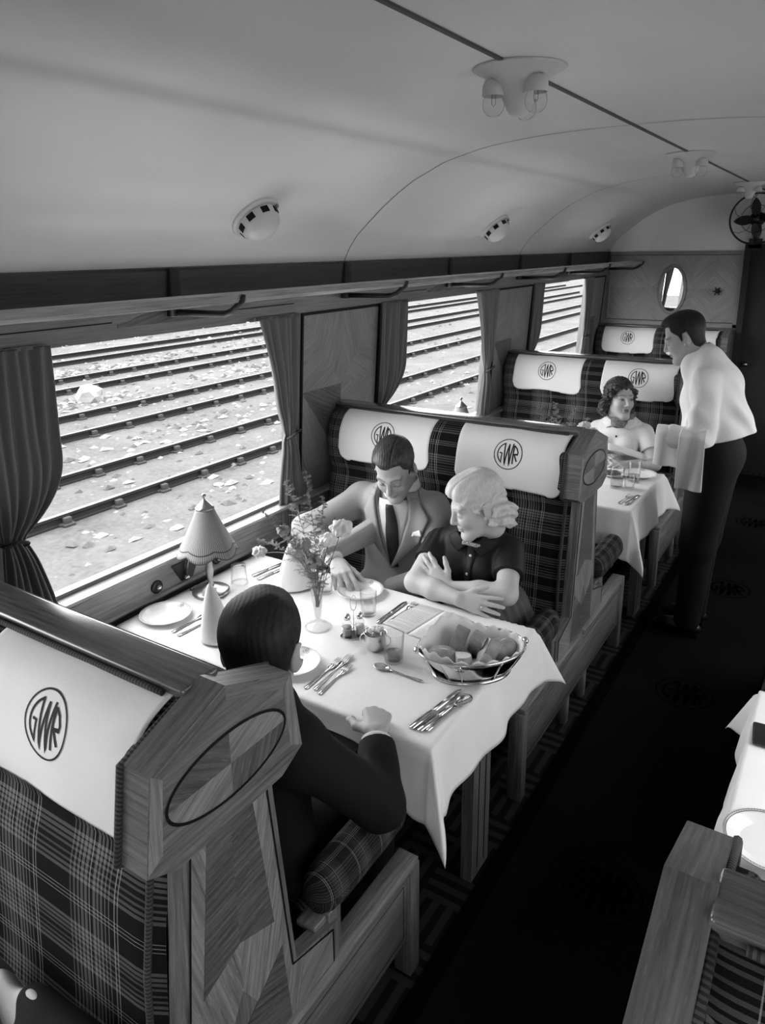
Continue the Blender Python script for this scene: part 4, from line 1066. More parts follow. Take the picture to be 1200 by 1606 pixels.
mb=MB(); mb.tube([tuple(q+(N_*cos(a)+S_*sin(a))*.0102) for a in [2*PI*i/20 for i in range(20)]],.0013,6,closed=True); o=mb.build('finger_ring',M['steel'],t); reloc(o,t)
# --- man with his back to us ------------------------------------------------------
t=person('dark-haired man in a dark jacket seen from behind, hand on the tablecloth',(1.02,-.24,.45))
H=Head((1.112,-.285,1.158),204,6,0,1.07)
hip,belly,chest,neck=(1.0,-.22,.53),(1.01,-.245,.68),(1.03,-.262,.85),(1.085,-.29,.995)
SR,SL=(1.19,-.275,.925),(.845,-.255,.915); ER,WR=(1.315,-.118,.712),(1.210,.036,.778); EL,WL=(.80,-.06,.70),(.86,.10,.60)
DR=(-.50,.87,.05); NR=(.10,.0,1)
hr=hand(WR,DR,NR,-1,[(.7,.55,.3),(1.15,1.2,.8),(1.2,1.25,.8),(1.2,1.2,.8)],spread=(.12,.03,-.03,-.08),thumb=(.95,.35,.5),sc=1.02,tflex=.75)
def tor(inf,k=.05): return seated(hip,belly,chest,neck,1.02,1.,inf)+[(cap(neck,A3(SR)+(-.03,0,.0),.062+inf,.05+inf),k),(cap(neck,A3(SL)+(.03,0,.0),.062+inf,.05+inf),k),(cap(chest,neck,.10+inf,.065+inf),k)]
arms=lambda inf:[(cap(SR,ER,.055+inf,.046+inf),.04),(cap(ER,WR,.045+inf,.030+inf),.02),(cap(SL,EL,.055+inf,.046+inf),.04),(cap(EL,WL,.045+inf,.031+inf),.02)]
LG=lambda inf:[(cap((1.0+q*.10,-.20,.53),(1.0+q*.11,.20,.53),.085+inf,.065+inf),.03) for q in (-1,1)]+[(cap((1.0+q*.11,.20,.53),(1.0+q*.11,.16,.10),.06+inf,.042+inf),.02) for q in (-1,1)]
body=union(tor(-.012)+arms(-.010)+[(hr,.01)]+LG(-.008)+[(cap(H.w((0,.03,-.07)),neck,.057,.062),.03),(H.sdf(),.02)])
reloc(smesh('body',body,(.70,-.44,.04),(1.40,.34,1.36),.0034,M['skin'],t,attr=H.marks()),t)
addhair(H,lambda p:malehair(p,None,1.25,.0004)+.002*np.sin(p[:,0]*60+1)*np.sin(p[:,1]*55)*np.clip((p[:,2]-.05)/.05,0,1),(-.1,-.13,-.13),(.1,.14,.17),M['hairblack'],t)
jf=folds(.005,((18,9,30),.3),((-22,27,20),1.7),((30,-24,16),.6))
fa=lambda p:.009*np.sin(p@A3((55,60,40)))*np.exp(-np.sum((p-A3(ER)-A3((-.02,.03,.03)))**2,1)/.006)
jt=union(tor(.014)+[(cap(A3(SR)+(.0,0,.012),A3(SR)+(.018,0,-.01),.064,.062),.03),(cap(A3(SL)+(.0,0,.012),A3(SL)+(-.018,0,-.01),.064,.062),.03),(cap(SR,ER,.070,.064),.03),(cap(ER,WR,.063,.045),.03),(cap(SL,EL,.070,.06),.03),(cap(EL,WL,.058,.044),.03)])
jack=lambda p:smax(smax(jt(p)-jf(p)-fa(p),halfsp(A3(WR)-.16*(A3(WR)-A3(ER)),A3(WR)-A3(ER))(p)*np.where(p[:,0]>1.1,1,0)-np.where(p[:,0]>1.1,0,1.),.004),-cap(A3(neck)+(0,.03,.02),H.w((0,.03,-.06)),.066,.07)(p),.006)
reloc(smesh('jacket',jack,(.66,-.46,.40),(1.42,.22,1.12),.0045,M['suitdark'],t),t)
cuff=union([(cap(A3(WR)-.30*(A3(WR)-A3(ER)),A3(WR),.043,.040),0),(halfsp(A3(WR)-.10*(A3(WR)-A3(ER)),A3(WR)-A3(ER)),.002,'int')])
reloc(smesh('shirt_cuff',cuff,A3(WR)-.12,A3(WR)+.08,.003,M['shirt'],t),t)
mb=MB(); c=H.w((0,.034,-.128)); mb.grid(40,4,lambda u,v:(c[0]+(.072+.006*v)*cos(2*PI*u),c[1]+(.072+.006*v)*sin(2*PI*u),c[2]+.016-.035*v),closeu=True); o=mb.build('shirt_collar',M['shirt'],t); reloc(o,t); sol(o,.003)
reloc(smesh('trousers',union(LG(.012)+[(ell(hip,(.185,.135,.13)),.05)]),(.78,-.42,.04),(1.24,.34,.68),.008,M['suitdark'],t),t)
for q in (-1,1): mb=MB(); mb.ball((1.0+q*.11,.21,.055),(.045,.14,.045)); o=mb.build('shoe',M['shoe'],t); reloc(o,t)
mb=MB(); mb.grid(20,14,lambda u,v:(.87+.27*u,-.06+.27*v,.655-.05*v-.06*(abs(u-.45)*2)**3+.010*math.sin(u*9+v*4))); o=mb.build('lap_napkin',M['linen'],None); sol(o,.003); sub(o,1); tag(o,'white napkin spread over the lap of the man with his back to us','napkin')
# --- woman at the next table -------------------------------------------------------
t=person('dark curly-haired woman in a white ribbed top and patterned scarf, reading a card',(.95,3.42,.45))
H=Head((.945,3.325,1.100),44,-4,2,1.05,True)
hip,belly,chest,neck=(.95,3.43,.53),(.95,3.41,.67),(.952,3.385,.815),(.955,3.375,.95)
SR,SL=(.80,3.38,.875),(1.105,3.385,.885); ER,WR=(.73,3.24,.72),(.90,3.06,.775); EL,WL=(1.205,3.27,.715),(1.105,3.06,.752)
hR=hand(WR,(.8,-.5,.2),(-.1,-.3,.9),-1,[(.4,.4,.3)]*4,thumb=(.6,.3,.2),sc=.9); hL=hand(WL,(-.6,-.75,.15),(.2,-.2,.9),1,[(.4,.5,.3)]*4,thumb=(.6,.3,.2),sc=.9)
def tor(inf,k=.05): return seated(hip,belly,chest,neck,.88,.92,inf,True)+[(ell((.885,3.30,.80),(.066+inf,.060+inf,.064+inf)),.03),(ell((1.015,3.30,.80),(.066+inf,.060+inf,.064+inf)),.03),(cap(neck,A3(SR)+(.02,0,0),.047+inf,.045+inf),k),(cap(neck,A3(SL)+(-.02,0,0),.047+inf,.045+inf),k),(cap(chest,neck,.085+inf,.05+inf),k)]
ar=[(cap(SR,ER,.047,.040),.03),(cap(ER,WR,.040,.027),.02),(cap(SL,EL,.047,.040),.03),(cap(EL,WL,.040,.027),.02)]
LG=lambda inf:[(cap((.95+q*.085,3.40,.53),(.95+q*.07,3.0,.53),.085+inf,.06+inf),.03) for q in (-1,1)]+[(cap((.95+q*.07,3.0,.53),(.95+q*.07,3.05,.09),.056+inf*.2,.036),.02) for q in (-1,1)]
body=union(tor(-.012)+ar+[(hR,.01),(hL,.01)]+LG(-.01)+[(cap(H.w((0,.03,-.07)),neck,.046,.050),.03),(H.sdf(),.018)])
reloc(smesh('body',body,(.64,2.88,.04),(1.30,3.58,1.28),.0036,M['skin'],t,attr=H.marks(lip=.75,brow=.9,open_=True,gaze=.002)),t)
def curly(p):
    x=p[:,0];y=p[:,1];z=p[:,2]
    d=smin(ell((0,.016,.048),(.083,.102,.088))(p),ell((0,.05,-.02),(.078,.062,.07))(p),.03)
    zh=np.interp(y,[-.12,-.090,-.075,-.055,-.035,-.012,.02,.05,.12],[.088,.080,.064,.040,.010,-.03,-.06,-.085,-.095])
    d=smax(d,(zh-z)*.75,.010)
    for q in (-1,1):
        for (a,b,c,r) in ((.070,-.040,.062,.026),(.060,-.060,.072,.022),(.080,-.025,.040,.024),(.086,.0,.01,.026),(.090,.015,-.025,.028),(.088,.025,-.06,.029),(.076,.055,-.075,.032),(.096,.03,-.045,.022),(.05,.085,-.07,.034),(.078,-.045,.030,.018)):
            if q>0 and b<-.03: continue
            d=smin(d,ell((q*a,b,c),(r,r,r))(p),.006)
    return d+.0055*np.sin(x*170+2*np.sin(z*120))*np.sin(z*160+2*np.sin(y*130))*np.where(z<.07,1,.25)+.0008*np.sin(z*500+x*300)
addhair(H,curly,(-.13,-.13,-.14),(.13,.15,.16),M['hairdark'],t,.003)
uR=A3(ER)-A3(SR); uL=A3(EL)-A3(SL)
slR=union([(cap(SR,A3(SR)+uR*.6,.055,.060),0),(halfsp(A3(SR)+uR*.58,uR),.003,'int')]); slL=union([(cap(SL,A3(SL)+uL*.6,.055,.060),0),(halfsp(A3(SL)+uL*.58,uL),.003,'int')])
bt=union(tor(.006)); blf=lambda p:smin(smin(bt(p),slR(p),.02),slL(p),.02)
blo=lambda p:smax(smax(blf(p)-folds(.0015,((20,12,30),.5),((-26,20,12),2.))(p),-cap(A3(neck)+(0,-.02,.03),H.w((0,.03,-.08)),.050,.056)(p),.005),.60-p[:,2],.01)
reloc(smesh('knitted_top',blo,(.66,3.18,.56),(1.28,3.56,1.06),.004,M['knit'],t),t)
org=(.955,0,.955)
for s in (-1,1): drape('collar',[(s*.045,.035),(s*.035,.01),(s*.02,-.02)],[(s*.105,.01),(s*.105,-.02),(s*.075,-.045)],10,6,blf,org,ex,ez,ey,.008,.004,M['knit'],t,start=3.0,bulge=.003)
# scarf: twisted ring knotted round the neck
c=A3(neck)+A3((0,-.012,.030))
scf=union([(chain([c+A3((.066*cos(a),.062*sin(a),.012+.022*sin(a))) for a in [2*PI*i/16 for i in range(17)]],[.021]*17,.01),0),(ell(c+A3((.005,-.075,-.030)),(.050,.022,.034)),.02)])
reloc(smesh('neck_scarf',disp(scf,lambda p:.002*np.sin(p@A3((90,60,140)))),c-.14,c+.14,.0032,M['scarf'],t),t)
for z in (.865,.79):
    p=front(blf,.955,z,y0=3.0,off=.004); mb=MB(); mb.ball(tuple(p),(.006,.004,.008),10,6); o=mb.build('button',M['iron'],t); reloc(o,t)
sk=union([(ell((.95,3.41,.60),(.155,.13,.07)),0),(ell(hip,(.18,.14,.12)),.04)]+LG(.018)[:2])
reloc(smesh('skirt',sk,(.72,2.90,.38),(1.18,3.58,.70),.007,M['suitdark'],t),t)
# --- waiter -------------------------------------------------------------------------
t=person('waiter in a short white jacket and dark trousers bending to the far table',(1.60,2.6,0))
H=Head((1.432,2.60,1.588),-84,24,0,1.0)
hip,belly,chest,neck=(1.64,2.6,1.0),(1.625,2.6,1.15),(1.590,2.6,1.305),(1.530,2.6,1.468)
SR,SL=(1.585,2.765,1.40),(1.580,2.435,1.40); EL,WL=(1.590,2.395,1.125),(1.470,2.375,1.125); ER,WR=(1.62,2.83,1.13),(1.57,2.78,.92)
rot=np.array(Matrix.Rotation(.22,3,'Y'))
hL=hand(WL,(-.35,.05,-1),(-1,-.2,.3),1,[(.5,.7,.4)]*4,thumb=(.6,.3,.2),sc=.85); hR=hand(WR,(-.2,-.1,-1),(.2,1,0),-1,[(.5,.6,.4)]*4,thumb=(.6,.3,.2))
def tor(inf,k=.06): return [(ell(hip,(.125+inf,.165+inf,.13+inf)),0),(ell(belly,(.115+inf,.150+inf,.15+inf),rot),k),(ell(chest,(.120+inf,.165+inf,.165+inf),rot),k),(cap(neck,A3(SR)+(0,-.03,0),.06+inf,.05+inf),k),(cap(neck,A3(SL)+(0,.03,0),.06+inf,.05+inf),k),(cap(chest,neck,.10+inf,.062+inf),k)]
LG=lambda inf:[(cap((1.64,2.6+q*.085,1.0),(1.610,2.6+q*.085,.53),.095+inf,.066+inf),.04) for q in (-1,1)]+[(cap((1.610,2.6+q*.085,.53),(1.60,2.6+q*.085,.09),.060+inf,.044+inf),.03) for q in (-1,1)]
ar=lambda inf:[(cap(SL,EL,.052+inf,.045+inf),.04),(cap(EL,WL,.044+inf,.032+inf),.03),(cap(SR,ER,.052+inf,.045+inf),.04),(cap(ER,WR,.044+inf,.032+inf),.03)]
body=union(tor(-.014)+ar(-.008)+[(hL,.01),(hR,.01)]+LG(-.01)+[(cap(H.w((0,.03,-.07)),neck,.056,.060),.03),(H.sdf(),.02)])
reloc(smesh('body',body,(1.26,2.28,.04),(1.82,2.92,1.76),.0042,M['skind'],t,attr=H.marks(lip=.35,brow=1.1)),t)
addhair(H,lambda p:malehair(p,None,1.02),(-.1,-.13,-.13),(.1,.14,.17),M['hairblack'],t,.0032)
wf=folds(.012,((26,20,14),.2),((44,-30,12),1.),((14,36,44),2.1))
hemz=lambda p:1.075+.28*(p[:,0]-1.56)
jt=union(tor(.020)+[(cap((1.62,2.6,1.14),(1.67,2.6,1.12),.135,.14),.08)]+[(f,.012) for f,k in ar(.022)])
jack=lambda p:smax(smax(smax(jt(p)-wf(p),np.where(np.abs(p[:,1]-2.6)<.30,hemz(p)-p[:,2],-1)*np.where((p[:,0]>1.50),1,0)-np.where(p[:,0]>1.50,0,1.),.005),-cap(A3(neck)+(-.03,0,.03),H.w((0,.03,-.06)),.064,.068)(p),.006),1.40-.02-p[:,0],.01)
reloc(smesh('jacket',jack,(1.36,2.26,.95),(1.92,2.94,1.60),.0045,M['wjacket'],t),t)
mb=MB(); c=H.w((0,.034,-.125)); Rm=H.R
def coll(u,v):
    a=2*PI*u; q=Rm@np.array([(.066+.008*v)*cos(a),(.066+.008*v)*sin(a),.03-.055*v]); return tuple(c+q)
mb.grid(40,5,coll,closeu=True); o=mb.build('jacket_collar',M['wjacket'],t); reloc(o,t); sol(o,.004)
tf=folds(.0035,((14,20,6),.2),((24,-18,3),1.4))
reloc(smesh('trousers',disp(union(LG(.022)+[(ell(hip,(.128,.170,.14)),.06),(ell(belly,(.112,.15,.10)),.05)]),tf),(1.44,2.34,.05),(1.84,2.86,1.22),.007,M['trousers'],t),t)
for q in (-1,1):
    mb=MB(); mb.ball((1.555,2.6+q*.085,.05),(.125,.045,.045)); mb.box((1.59,2.6+q*.085-.035,.0065),(1.66,2.6+q*.085+.035,.03)); o=mb.build('shoe',M['shoe'],t); reloc(o,t)
# ------------------------------------------------------------------ tables and linen
TZ=.740; ZT=.7415
def table(name,label,x0,x1,y0,y1,legx,group=None):
    t=thing(name,label,'table',((x0+x1)/2,(y0+y1)/2,0),0,group); L=t.location
    mb=MB(); mb.box((x0-L.x,y0-L.y,.700),(x1-L.x,y1-L.y,.732)); bev(mb.build('tabletop',M['oak'],t),.006)
    mb=MB(); y=(y0+y1)/2; a,b=legx; mb.box((a-L.x,-.055-.0,0),(b-L.x,.075,.70),grain=(0,0,1))
    f=b if b>a else b
    for q in (-.015,.035): mb.box((max(a,b)-L.x-.001,q,.03),(max(a,b)-L.x+.0008,q+.006,.69),1)
    mb.build('leg',[M['oak'],M['black']],t)
    return t
table('dining_table','white-covered dining table at the window where the couple sit',.055,1.335,.105,.855,(1.285,1.325),'dining tables')
table('dining_table','white-covered dining table in front of the scarfed woman, beyond the couple',.055,1.315,.105+P,.835+P,(1.27,1.31),'dining tables')
table('dining_table','narrow white-covered dining table across the aisle at the right edge',2.07,2.70,.125,.855,(2.10,2.14),'dining tables')
def drapecloth(name,label,x0,x1,y0,y1,ax,bn,bf,side,seed=0,dip=None,z0=ZT):
    """side +1: hangs over the +x edge, -1: over the -x edge"""
    r=random.Random(seed); ph=[r.uniform(0,6) for _ in range(6)]
    def pos(u,v):
        # u across the car, v along it; dense near the edges
        xe=x1 if side>0 else x0
        L=(x1-x0)+ax; s=u*L
        a=max(0,s-(x1-x0)); sx=min(s,x1-x0)
        X=(x0+sx) if side>0 else (x1-sx)
        fr=sx/(x1-x0)
        n=bn(fr); W=n+(y1-y0)+bf(fr); tt=v*W-n
        b=0;sg=0
        if tt<0: b=-tt;sg=-1;Y=y0
        elif tt>y1-y0: b=tt-(y1-y0);sg=1;Y=y1
        else: Y=y0+tt
        rr=math.hypot(a,b); z=z0
        if rr>1e-9:
            fi=math.atan2(b,a); s2=sin(2*fi)
            q=min(1,rr/.03)
            o=rr*(.13+.34*s2*s2)*q+.004*q
            o+=q*(.010*sin((Y if b==0 else X)*15+ph[0])+.007*sin((Y if b==0 else X)*31+ph[1]))*min(1,rr/.12)*(1-s2*s2)
            # the hanging corner pinches into one fold
            fi2=fi if s2<.05 else (PI/4+(fi-PI/4)*(1-.55*min(1,rr/.15)*s2))
            o=min(max(o,.003),rr*.95)
            X+=side*o*cos(fi2); Y+=sg*o*sin(fi2); z-=math.sqrt(max(0,rr*rr-o*o))
        else:
            z+=.0007*sin(X*9+ph[2])*sin(Y*11+ph[3])
            for c in (.34,.66):
                z+=.0030*math.exp(-((fr-c)/.007)**2)
            z+=.0026*math.exp(-((tt/(y1-y0)-.5)/.010)**2)
        return (X,Y,z)
    mb=MB(); mb.grid(110,90,pos,uvfn=lambda u,v:(u*1.5,v*1.2)); 
    o=mb.build(name,M['linen2']); sol(o,.0014,1.); tag(o,label,'tablecloth',group='white tablecloths')
    return o
sm=lambda a,b,x:(lambda t:t*t*(3-2*t))(min(1,max(0,(x-a)/(b-a))))
drapecloth('tablecloth','white tablecloth hanging to a point at the aisle, under the couple\'s place settings',.055,1.345,.100,.860,.205,lambda f:.065+.15*sm(.80,1.,f),lambda f:.08+.10*sm(.85,1,f),1,1)
drapecloth('tablecloth','white tablecloth in front of the scarfed woman, its corner hanging beside the dark armrest',.055,1.322,.100+P,.840+P,.215,lambda f:.20+.06*sm(.85,1,f),lambda f:.06+.10*sm(.88,1,f),1,2)
drapecloth('tablecloth','white tablecloth across the aisle, cut off by the right edge',2.06,2.70,.120,.860,.18,lambda f:.10+.06*sm(.8,1.,f),lambda f:.12+.05*sm(.85,1,f),-1,3)
# ------------------------------------------------------------------ tableware
ZC=ZT+.0018
def plate(x,y,r,label,group,z=ZC,border=False,nm='plate'):
    t=thing(nm,label,'plate',(x,y,z),0,group)
    mb=MB(); mb.lathe([(0,.003),(r*.60,.003),(r*.64,.004),(r*.70,.010),(r*.97,.0175),(r,.0195),(r*.995,.0165),(r*.72,.0065),(r*.66,0),(r*.5,-.0),(0,.0)][::-1],seg=56)
    mb.build('dish',M['china'],t)
    mb=MB()
    rim=lambda a,b:(a*math.cos(b),a*math.sin(b),.0113+(a-r*.70)/(r*.27)*.0075+.0004)
    for q,w in ((.955,.0014),(.90,.0010)) if not border else ((.965,.0016),(.92,.0022)):
        mb.ribbon([(r*q,2*PI*i/64) for i in range(65)],w,lambda a,b:rim(a,b),step=.05)
    if border:
        for i in range(90): mb.ribbon([(r*.925,2*PI*i/90),(r*.965,2*PI*i/90)],.012,lambda a,b:rim(a,b),step=.05)
    o=mb.build('border_line',M['chinaline'],t)
    mb=MB()
    cxm=(.02,r*.80)
    for i in range(3): mb.ribbon([(.0+.008*sin(2.1*i)+.005*cos(2*PI*k/10),r*.81+.006*cos(2.1*i)+.005*sin(2*PI*k/10)) for k in range(10)],.0016,lambda a,b:(a,b,.0113+(math.hypot(a,b)-r*.70)/(r*.27)*.0075+.0005),closed=True)
    mb.build('crest',M['chinaline'],t)
    return t
GP='white side plates with a thin border line'
plate(.160,.236,.094,'white side plate by the window end, in front of the shaded lamp',GP)
plate(.765,.225,.092,'white side plate half hidden by the dark-haired man\'s head',GP)
plate(.662,.773,.092,'white side plate beneath the suited man\'s lowered hand',GP)
plate(1.205,2.885,.098,'white plate on the far table below the towel',GP)
plate(2.150,.200,.098,'large white plate with patterned border and small crest, right edge of picture','plates across the aisle',border=True)
SIL=M['steel']
def flatblade(mb,prof,L,zfn=lambda s:.0,th=.002):
    """outline half-widths along y, drawn to L"""
    n=len(prof); vs=[]
    for s,w in prof:
        for q in (-1,1): vs.append((q*w,s*L,zfn(s)+th)); 
    for s,w in prof:
        for q in (-1,1): vs.append((q*w*.8,s*L,zfn(s)))
    fs=[]
    for i in range(n-1):
        a=2*i; fs+= [(a,a+1,a+3,a+2)]; b=2*n+2*i; fs+= [(b,b+2,b+3,b+1)]
        fs+= [(a,a+2,b+2,b),(a+1,b+1,b+3,a+3)]
    fs+= [(0,2*n,2*n+1,1),(2*n-2,2*n-1,4*n-1,4*n-2)]
    mb.add(vs,fs,smooth=True)
def make_fork(label,group,loc,rz,L=.195):
    t=thing('fork',label,'fork',loc,rz,group); mb=MB()
    flatblade(mb,[(0,.004),(.02,.0075),(.10,.0070),(.30,.0045),(.52,.0030),(.62,.0030),(.68,.008),(.74,.0115),(.78,.0115)],L,lambda s:.001+.010*max(0,s-.5)**1*.8,.0024); mb.build('handle',SIL,t)
    for i in range(4):
        mb=MB(); x=(i-1.5)*.0064; mb.tube([(x,.77*L,.0045),(x*1.02,.88*L,.0068),(x,.99*L,.006)],[.0019,.0018,.0009],6); mb.build('tine',SIL,t)
    return t
def make_knife(label,group,loc,rz,L=.225):
    t=thing('knife',label,'knife',loc,rz,group); mb=MB()
    flatblade(mb,[(0,.005),(.02,.0085),(.2,.0085),(.40,.0065),(.44,.006)],L,lambda s:.0,.006); mb.build('handle',SIL,t)
    mb=MB(); flatblade(mb,[(.44,.006),(.47,.0085),(.80,.0095),(.93,.0075),(1.0,.001)],L,lambda s:.002,.0018); mb.build('blade',SIL,t)
    return t
def make_spoon(label,group,loc,rz,L=.165,nm='spoon'):
    t=thing(nm,label,'spoon',loc,rz,group); mb=MB()
    flatblade(mb,[(0,.004),(.02,.0068),(.12,.0062),(.35,.0038),(.60,.0028),(.70,.003)],L,lambda s:.001+.008*max(0,.35-abs(s-.65)),.0024); mb.build('handle',SIL,t)
    mb=MB(); bw=.0165*L/.165
    def bowl(u,v):
        a=2*PI*u; r=v; w=bw*(1+.18*sin(a)*r); return (w*r*cos(a),L*.84+L*.165*r*sin(a),.0015+.006*r*r)
    mb.grid(28,8,bowl,closeu=True); o=mb.build('bowl',SIL,t); sol(o,.0012,1.)
    return t
GF='silver forks in front of the dark-haired man'
make_fork('silver fork beside the crested side plate, nearest the dark-haired man',GF,(.884,.140,ZC),math.radians(1),.195)
make_fork('silver fork in the middle of the three by the dark-haired man\'s plate',GF,(.912,.148,ZC),math.radians(4),.225)
make_fork('silver fork on the aisle side of the three by the side plate',GF,(.937,.138,ZC),math.radians(3),.185)
make_fork('silver fork between the window side plate and the tall napkin','window place forks',(.270,.165,ZC),math.radians(-2),.19)
make_fork('longer silver fork beside the tall folded napkin at the window','window place forks',(.306,.158,ZC),math.radians(-5),.19)
GK='silver knives and spoons beside the bread basket'
make_knife('silver knife lying nearest the man\'s hand, pointing to the bread basket',GK,(1.258,.140,ZC),math.radians(-8),.25)
make_knife('smaller silver knife beside the long knife near the tablecloth corner',GK,(1.283,.142,ZC),math.radians(-9),.215)
make_spoon('silver tablespoon of the cutlery set lying below the bread basket','silver tablespoons',(1.300,.155,ZC),math.radians(-8),.215)
make_spoon('silver dessert spoon lying crosswise in front of the water tumbler','silver dessert spoons',(1.170,.361,ZC),math.radians(90),.175)
make_knife('dark-bladed silver knife left of the open menu card','menu side cutlery',(.852,.600,ZC),math.radians(-1),.20)
make_fork('silver fork half hidden beside the knife left of the menu','menu side cutlery',(.885,.640,ZC),math.radians(-3),.17)
make_knife('silver knife at the window corner beyond the upturned glass','window corner cutlery',(.198,.665,ZC),math.radians(-8),.19)
make_knife('second silver knife at the window corner, close to the tall napkin','window corner cutlery',(.238,.650,ZC),math.radians(-8),.19)
make_fork('silver fork on the far table near the hanging cloth corner','far table cutlery',(1.235,2.33,ZC),math.radians(-6),.18)
make_knife('silver knife on the far table near the hanging cloth corner','far table cutlery',(1.27,2.33,ZC),math.radians(-6),.20)
# folded napkins standing like mitres
def napkin(x,y,h,r,lean,rz,label):
    mb=MB()
    def fn(u,v):
        a=PI*.12+u*2*PI*1.08; k=(1-v)**.62
        R=r*(k*.92+.09*(1-v))*(1+.05*u)*(1+.22*cos(a)*(1-v*.6))
        z=h*v*(1-.0*u); low=.012*u*(1-v)
        return (R*cos(a)+lean[0]*v*v,R*.72*sin(a)+lean[1]*v*v,z+low+.001)
    mb.grid(60,26,fn); 
    o=mb.build('napkin',M['linen'],None,(x,y,ZC),rz); sol(o,.0022,-1.); tag(o,label,'napkin','stiff white napkins folded upright'); return o
napkin(.435,.208,.215,.062,(-.004,.0),.3,'white napkin folded into a tall cone behind the dark-haired man\'s head')
napkin(.405,.675,.205,.082,(.008,.0),1.1,'white napkin folded upright between the flower vase and the window corner')
# glassware
def glass(x,y,r,h,label,group,liquid=0,up=True,taper=.86,nm='tumbler',z=ZC):
    t=thing(nm,label,'glass',(x,y,z),0,group); mb=MB()
    pr=[(0,.004),(r*taper*.9,.005),(r*taper,.009),(r,h),(r*.985,h+.0008),(r*.965,h),(r*taper*.95,.012),(r*taper*.8,.010),(0,.010)]
    pr=[(0,0),(r*taper,.0),(r*taper*1.01,.004),(r,h),(r*.975,h+.001),(r*.95,h-.001),(r*taper*.93,.010),(0,.008)]
    if not up: pr=[(a,h-b) for a,b in pr][::-1]
    mb.lathe(pr,seg=36); mb.build('bowl',M['glass'],t)
    if liquid:
        mb=MB(); q=r*taper*.93; q2=q+(r*.95-q)*liquid; mb.lathe([(0,.0105),(q*.98,.0105),(q2*.985,h*liquid),(0,h*liquid)],seg=36); mb.build('water',M['water'],t)
    return t
M['water']=glassmat('still_water',.86,0,.5)
glass(1.032,.420,.034,.102,'clear water tumbler standing between the silver sugar bowl and the bread basket','glass tumblers',.32)
glass(.787,.642,.031,.095,'clear tumbler standing behind the cruets, in front of the man\'s plate','glass tumblers')
glass(.186,.600,.034,.075,'upturned glass tumbler near the window corner, beyond the lamp','glass tumblers',up=False)
glass(.545,.705,.030,.080,'clear glass left of the suited man\'s hanging hand','glass tumblers')
glass(1.150,2.60,.038,.115,'clear tumbler on the far table, leftmost by the oak bench end','glass tumblers',.5)
glass(1.215,2.62,.030,.080,'small cut glass tumbler in the middle of the far table row','glass tumblers')
glass(1.205,2.755,.036,.120,'clear tumbler on the far table, just left of the white plate','glass tumblers',.35)
# cruet stand with two cut bottles
t=thing('cruet_stand','silver wire cruet frame with a loop handle by the flower vase','cruet stand',(.828,.486,ZC)); mb=MB()
mb.prism([(.048*cos(a)+.0,.030*sin(a)) for a in [2*PI*i/28 for i in range(28)]],'z',0,.004,M4=Matrix.Rotation(.79,4,'Z')); mb.build('tray',SIL,t)
for q in (-1,1):
    mb=MB(); c=(q*.0225*cos(.79),q*.0225*sin(.79)); mb.tube([(c[0]+.020*cos(a),c[1]+.020*sin(a),.035) for a in [2*PI*i/24 for i in range(24)]],.0014,6,closed=True); mb.build('ring',SIL,t)
mb=MB(); mb.tube([(0,0,.003),(0,0,.10)],.0018,6); mb.tube([(.0+.011*sin(a)*.7,.011*sin(a)*.7,.125-.028*cos(a)) for a in [2*PI*i/24 for i in range(24)]],.0016,6,closed=True); mb.build('handle',SIL,t)
for q,lab in ((-1,'cut glass cruet bottle on the left of the silver frame'),(1,'cut glass cruet bottle on the right of the silver frame')):
    c=thing('cruet_bottle',lab,'cruet',(.828+q*.0225*cos(.79),.486+q*.0225*sin(.79),ZC+.0045),0,'cruet bottles'); mb=MB()
    mb.lathe([(0,0),(.017,.0),(.0175,.006),(.0165,.045),(.014,.052),(.010,.058),(.0105,.064)],seg=8,smooth=False); mb.build('bottle',M['glass'],c)
    mb=MB(); mb.lathe([(0,.002),(.0150,.002),(.0146,.034),(0,.034)],seg=16); mb.build('condiment',mat('condiment',.32 if q<0 else .62,.6),c)
    mb=MB(); mb.lathe([(.0105,.062),(.0125,.066),(.0115,.074),(.006,.082),(0,.084)],seg=14); mb.build('stopper',SIL,c)
# sugar bowl and lumps
t=thing('sugar_bowl','small silver bowl with a side handle heaped with sugar lumps','sugar bowl',(.940,.452,ZC)); mb=MB()
mb.lathe([(0,.002),(.022,.0),(.026,.004),(.033,.020),(.036,.045),(.0385,.062),(.040,.064),(.0375,.062),(.034,.045),(.030,.020),(0,.010)],seg=36); mb.build('bowl',SIL,t)
for s in (-1,1):
    mb=MB(); mb.tube([(s*(-.036-.016*sin(a)),-.004,.036+.020*cos(a)) for a in [PI*i/12 for i in range(13)]],.0022,6,M4=Matrix.Rotation(.4,4,'Z')); mb.build('handle',SIL,t)
M['sugar']=mat('lump_sugar',.82,.8)
for k in range(9):
    a=k*2.4; r=.022*math.sqrt(k/9.); mb=MB(); s=.0075
    mb.box((-s,-s,-s*.8),(s,s,s*.8)); o=mb.build('sugar_lump',M['sugar'],None,(.940+r*cos(a),.452+r*sin(a),ZC+.068+.006*(k%3)-.12*r)); o.rotation_euler=(random.random(),random.random(),random.random()*3); bev(o,.001,1)
    tag(o,'white sugar lump heaped in the small silver bowl','sugar lump','sugar lumps in the silver bowl')
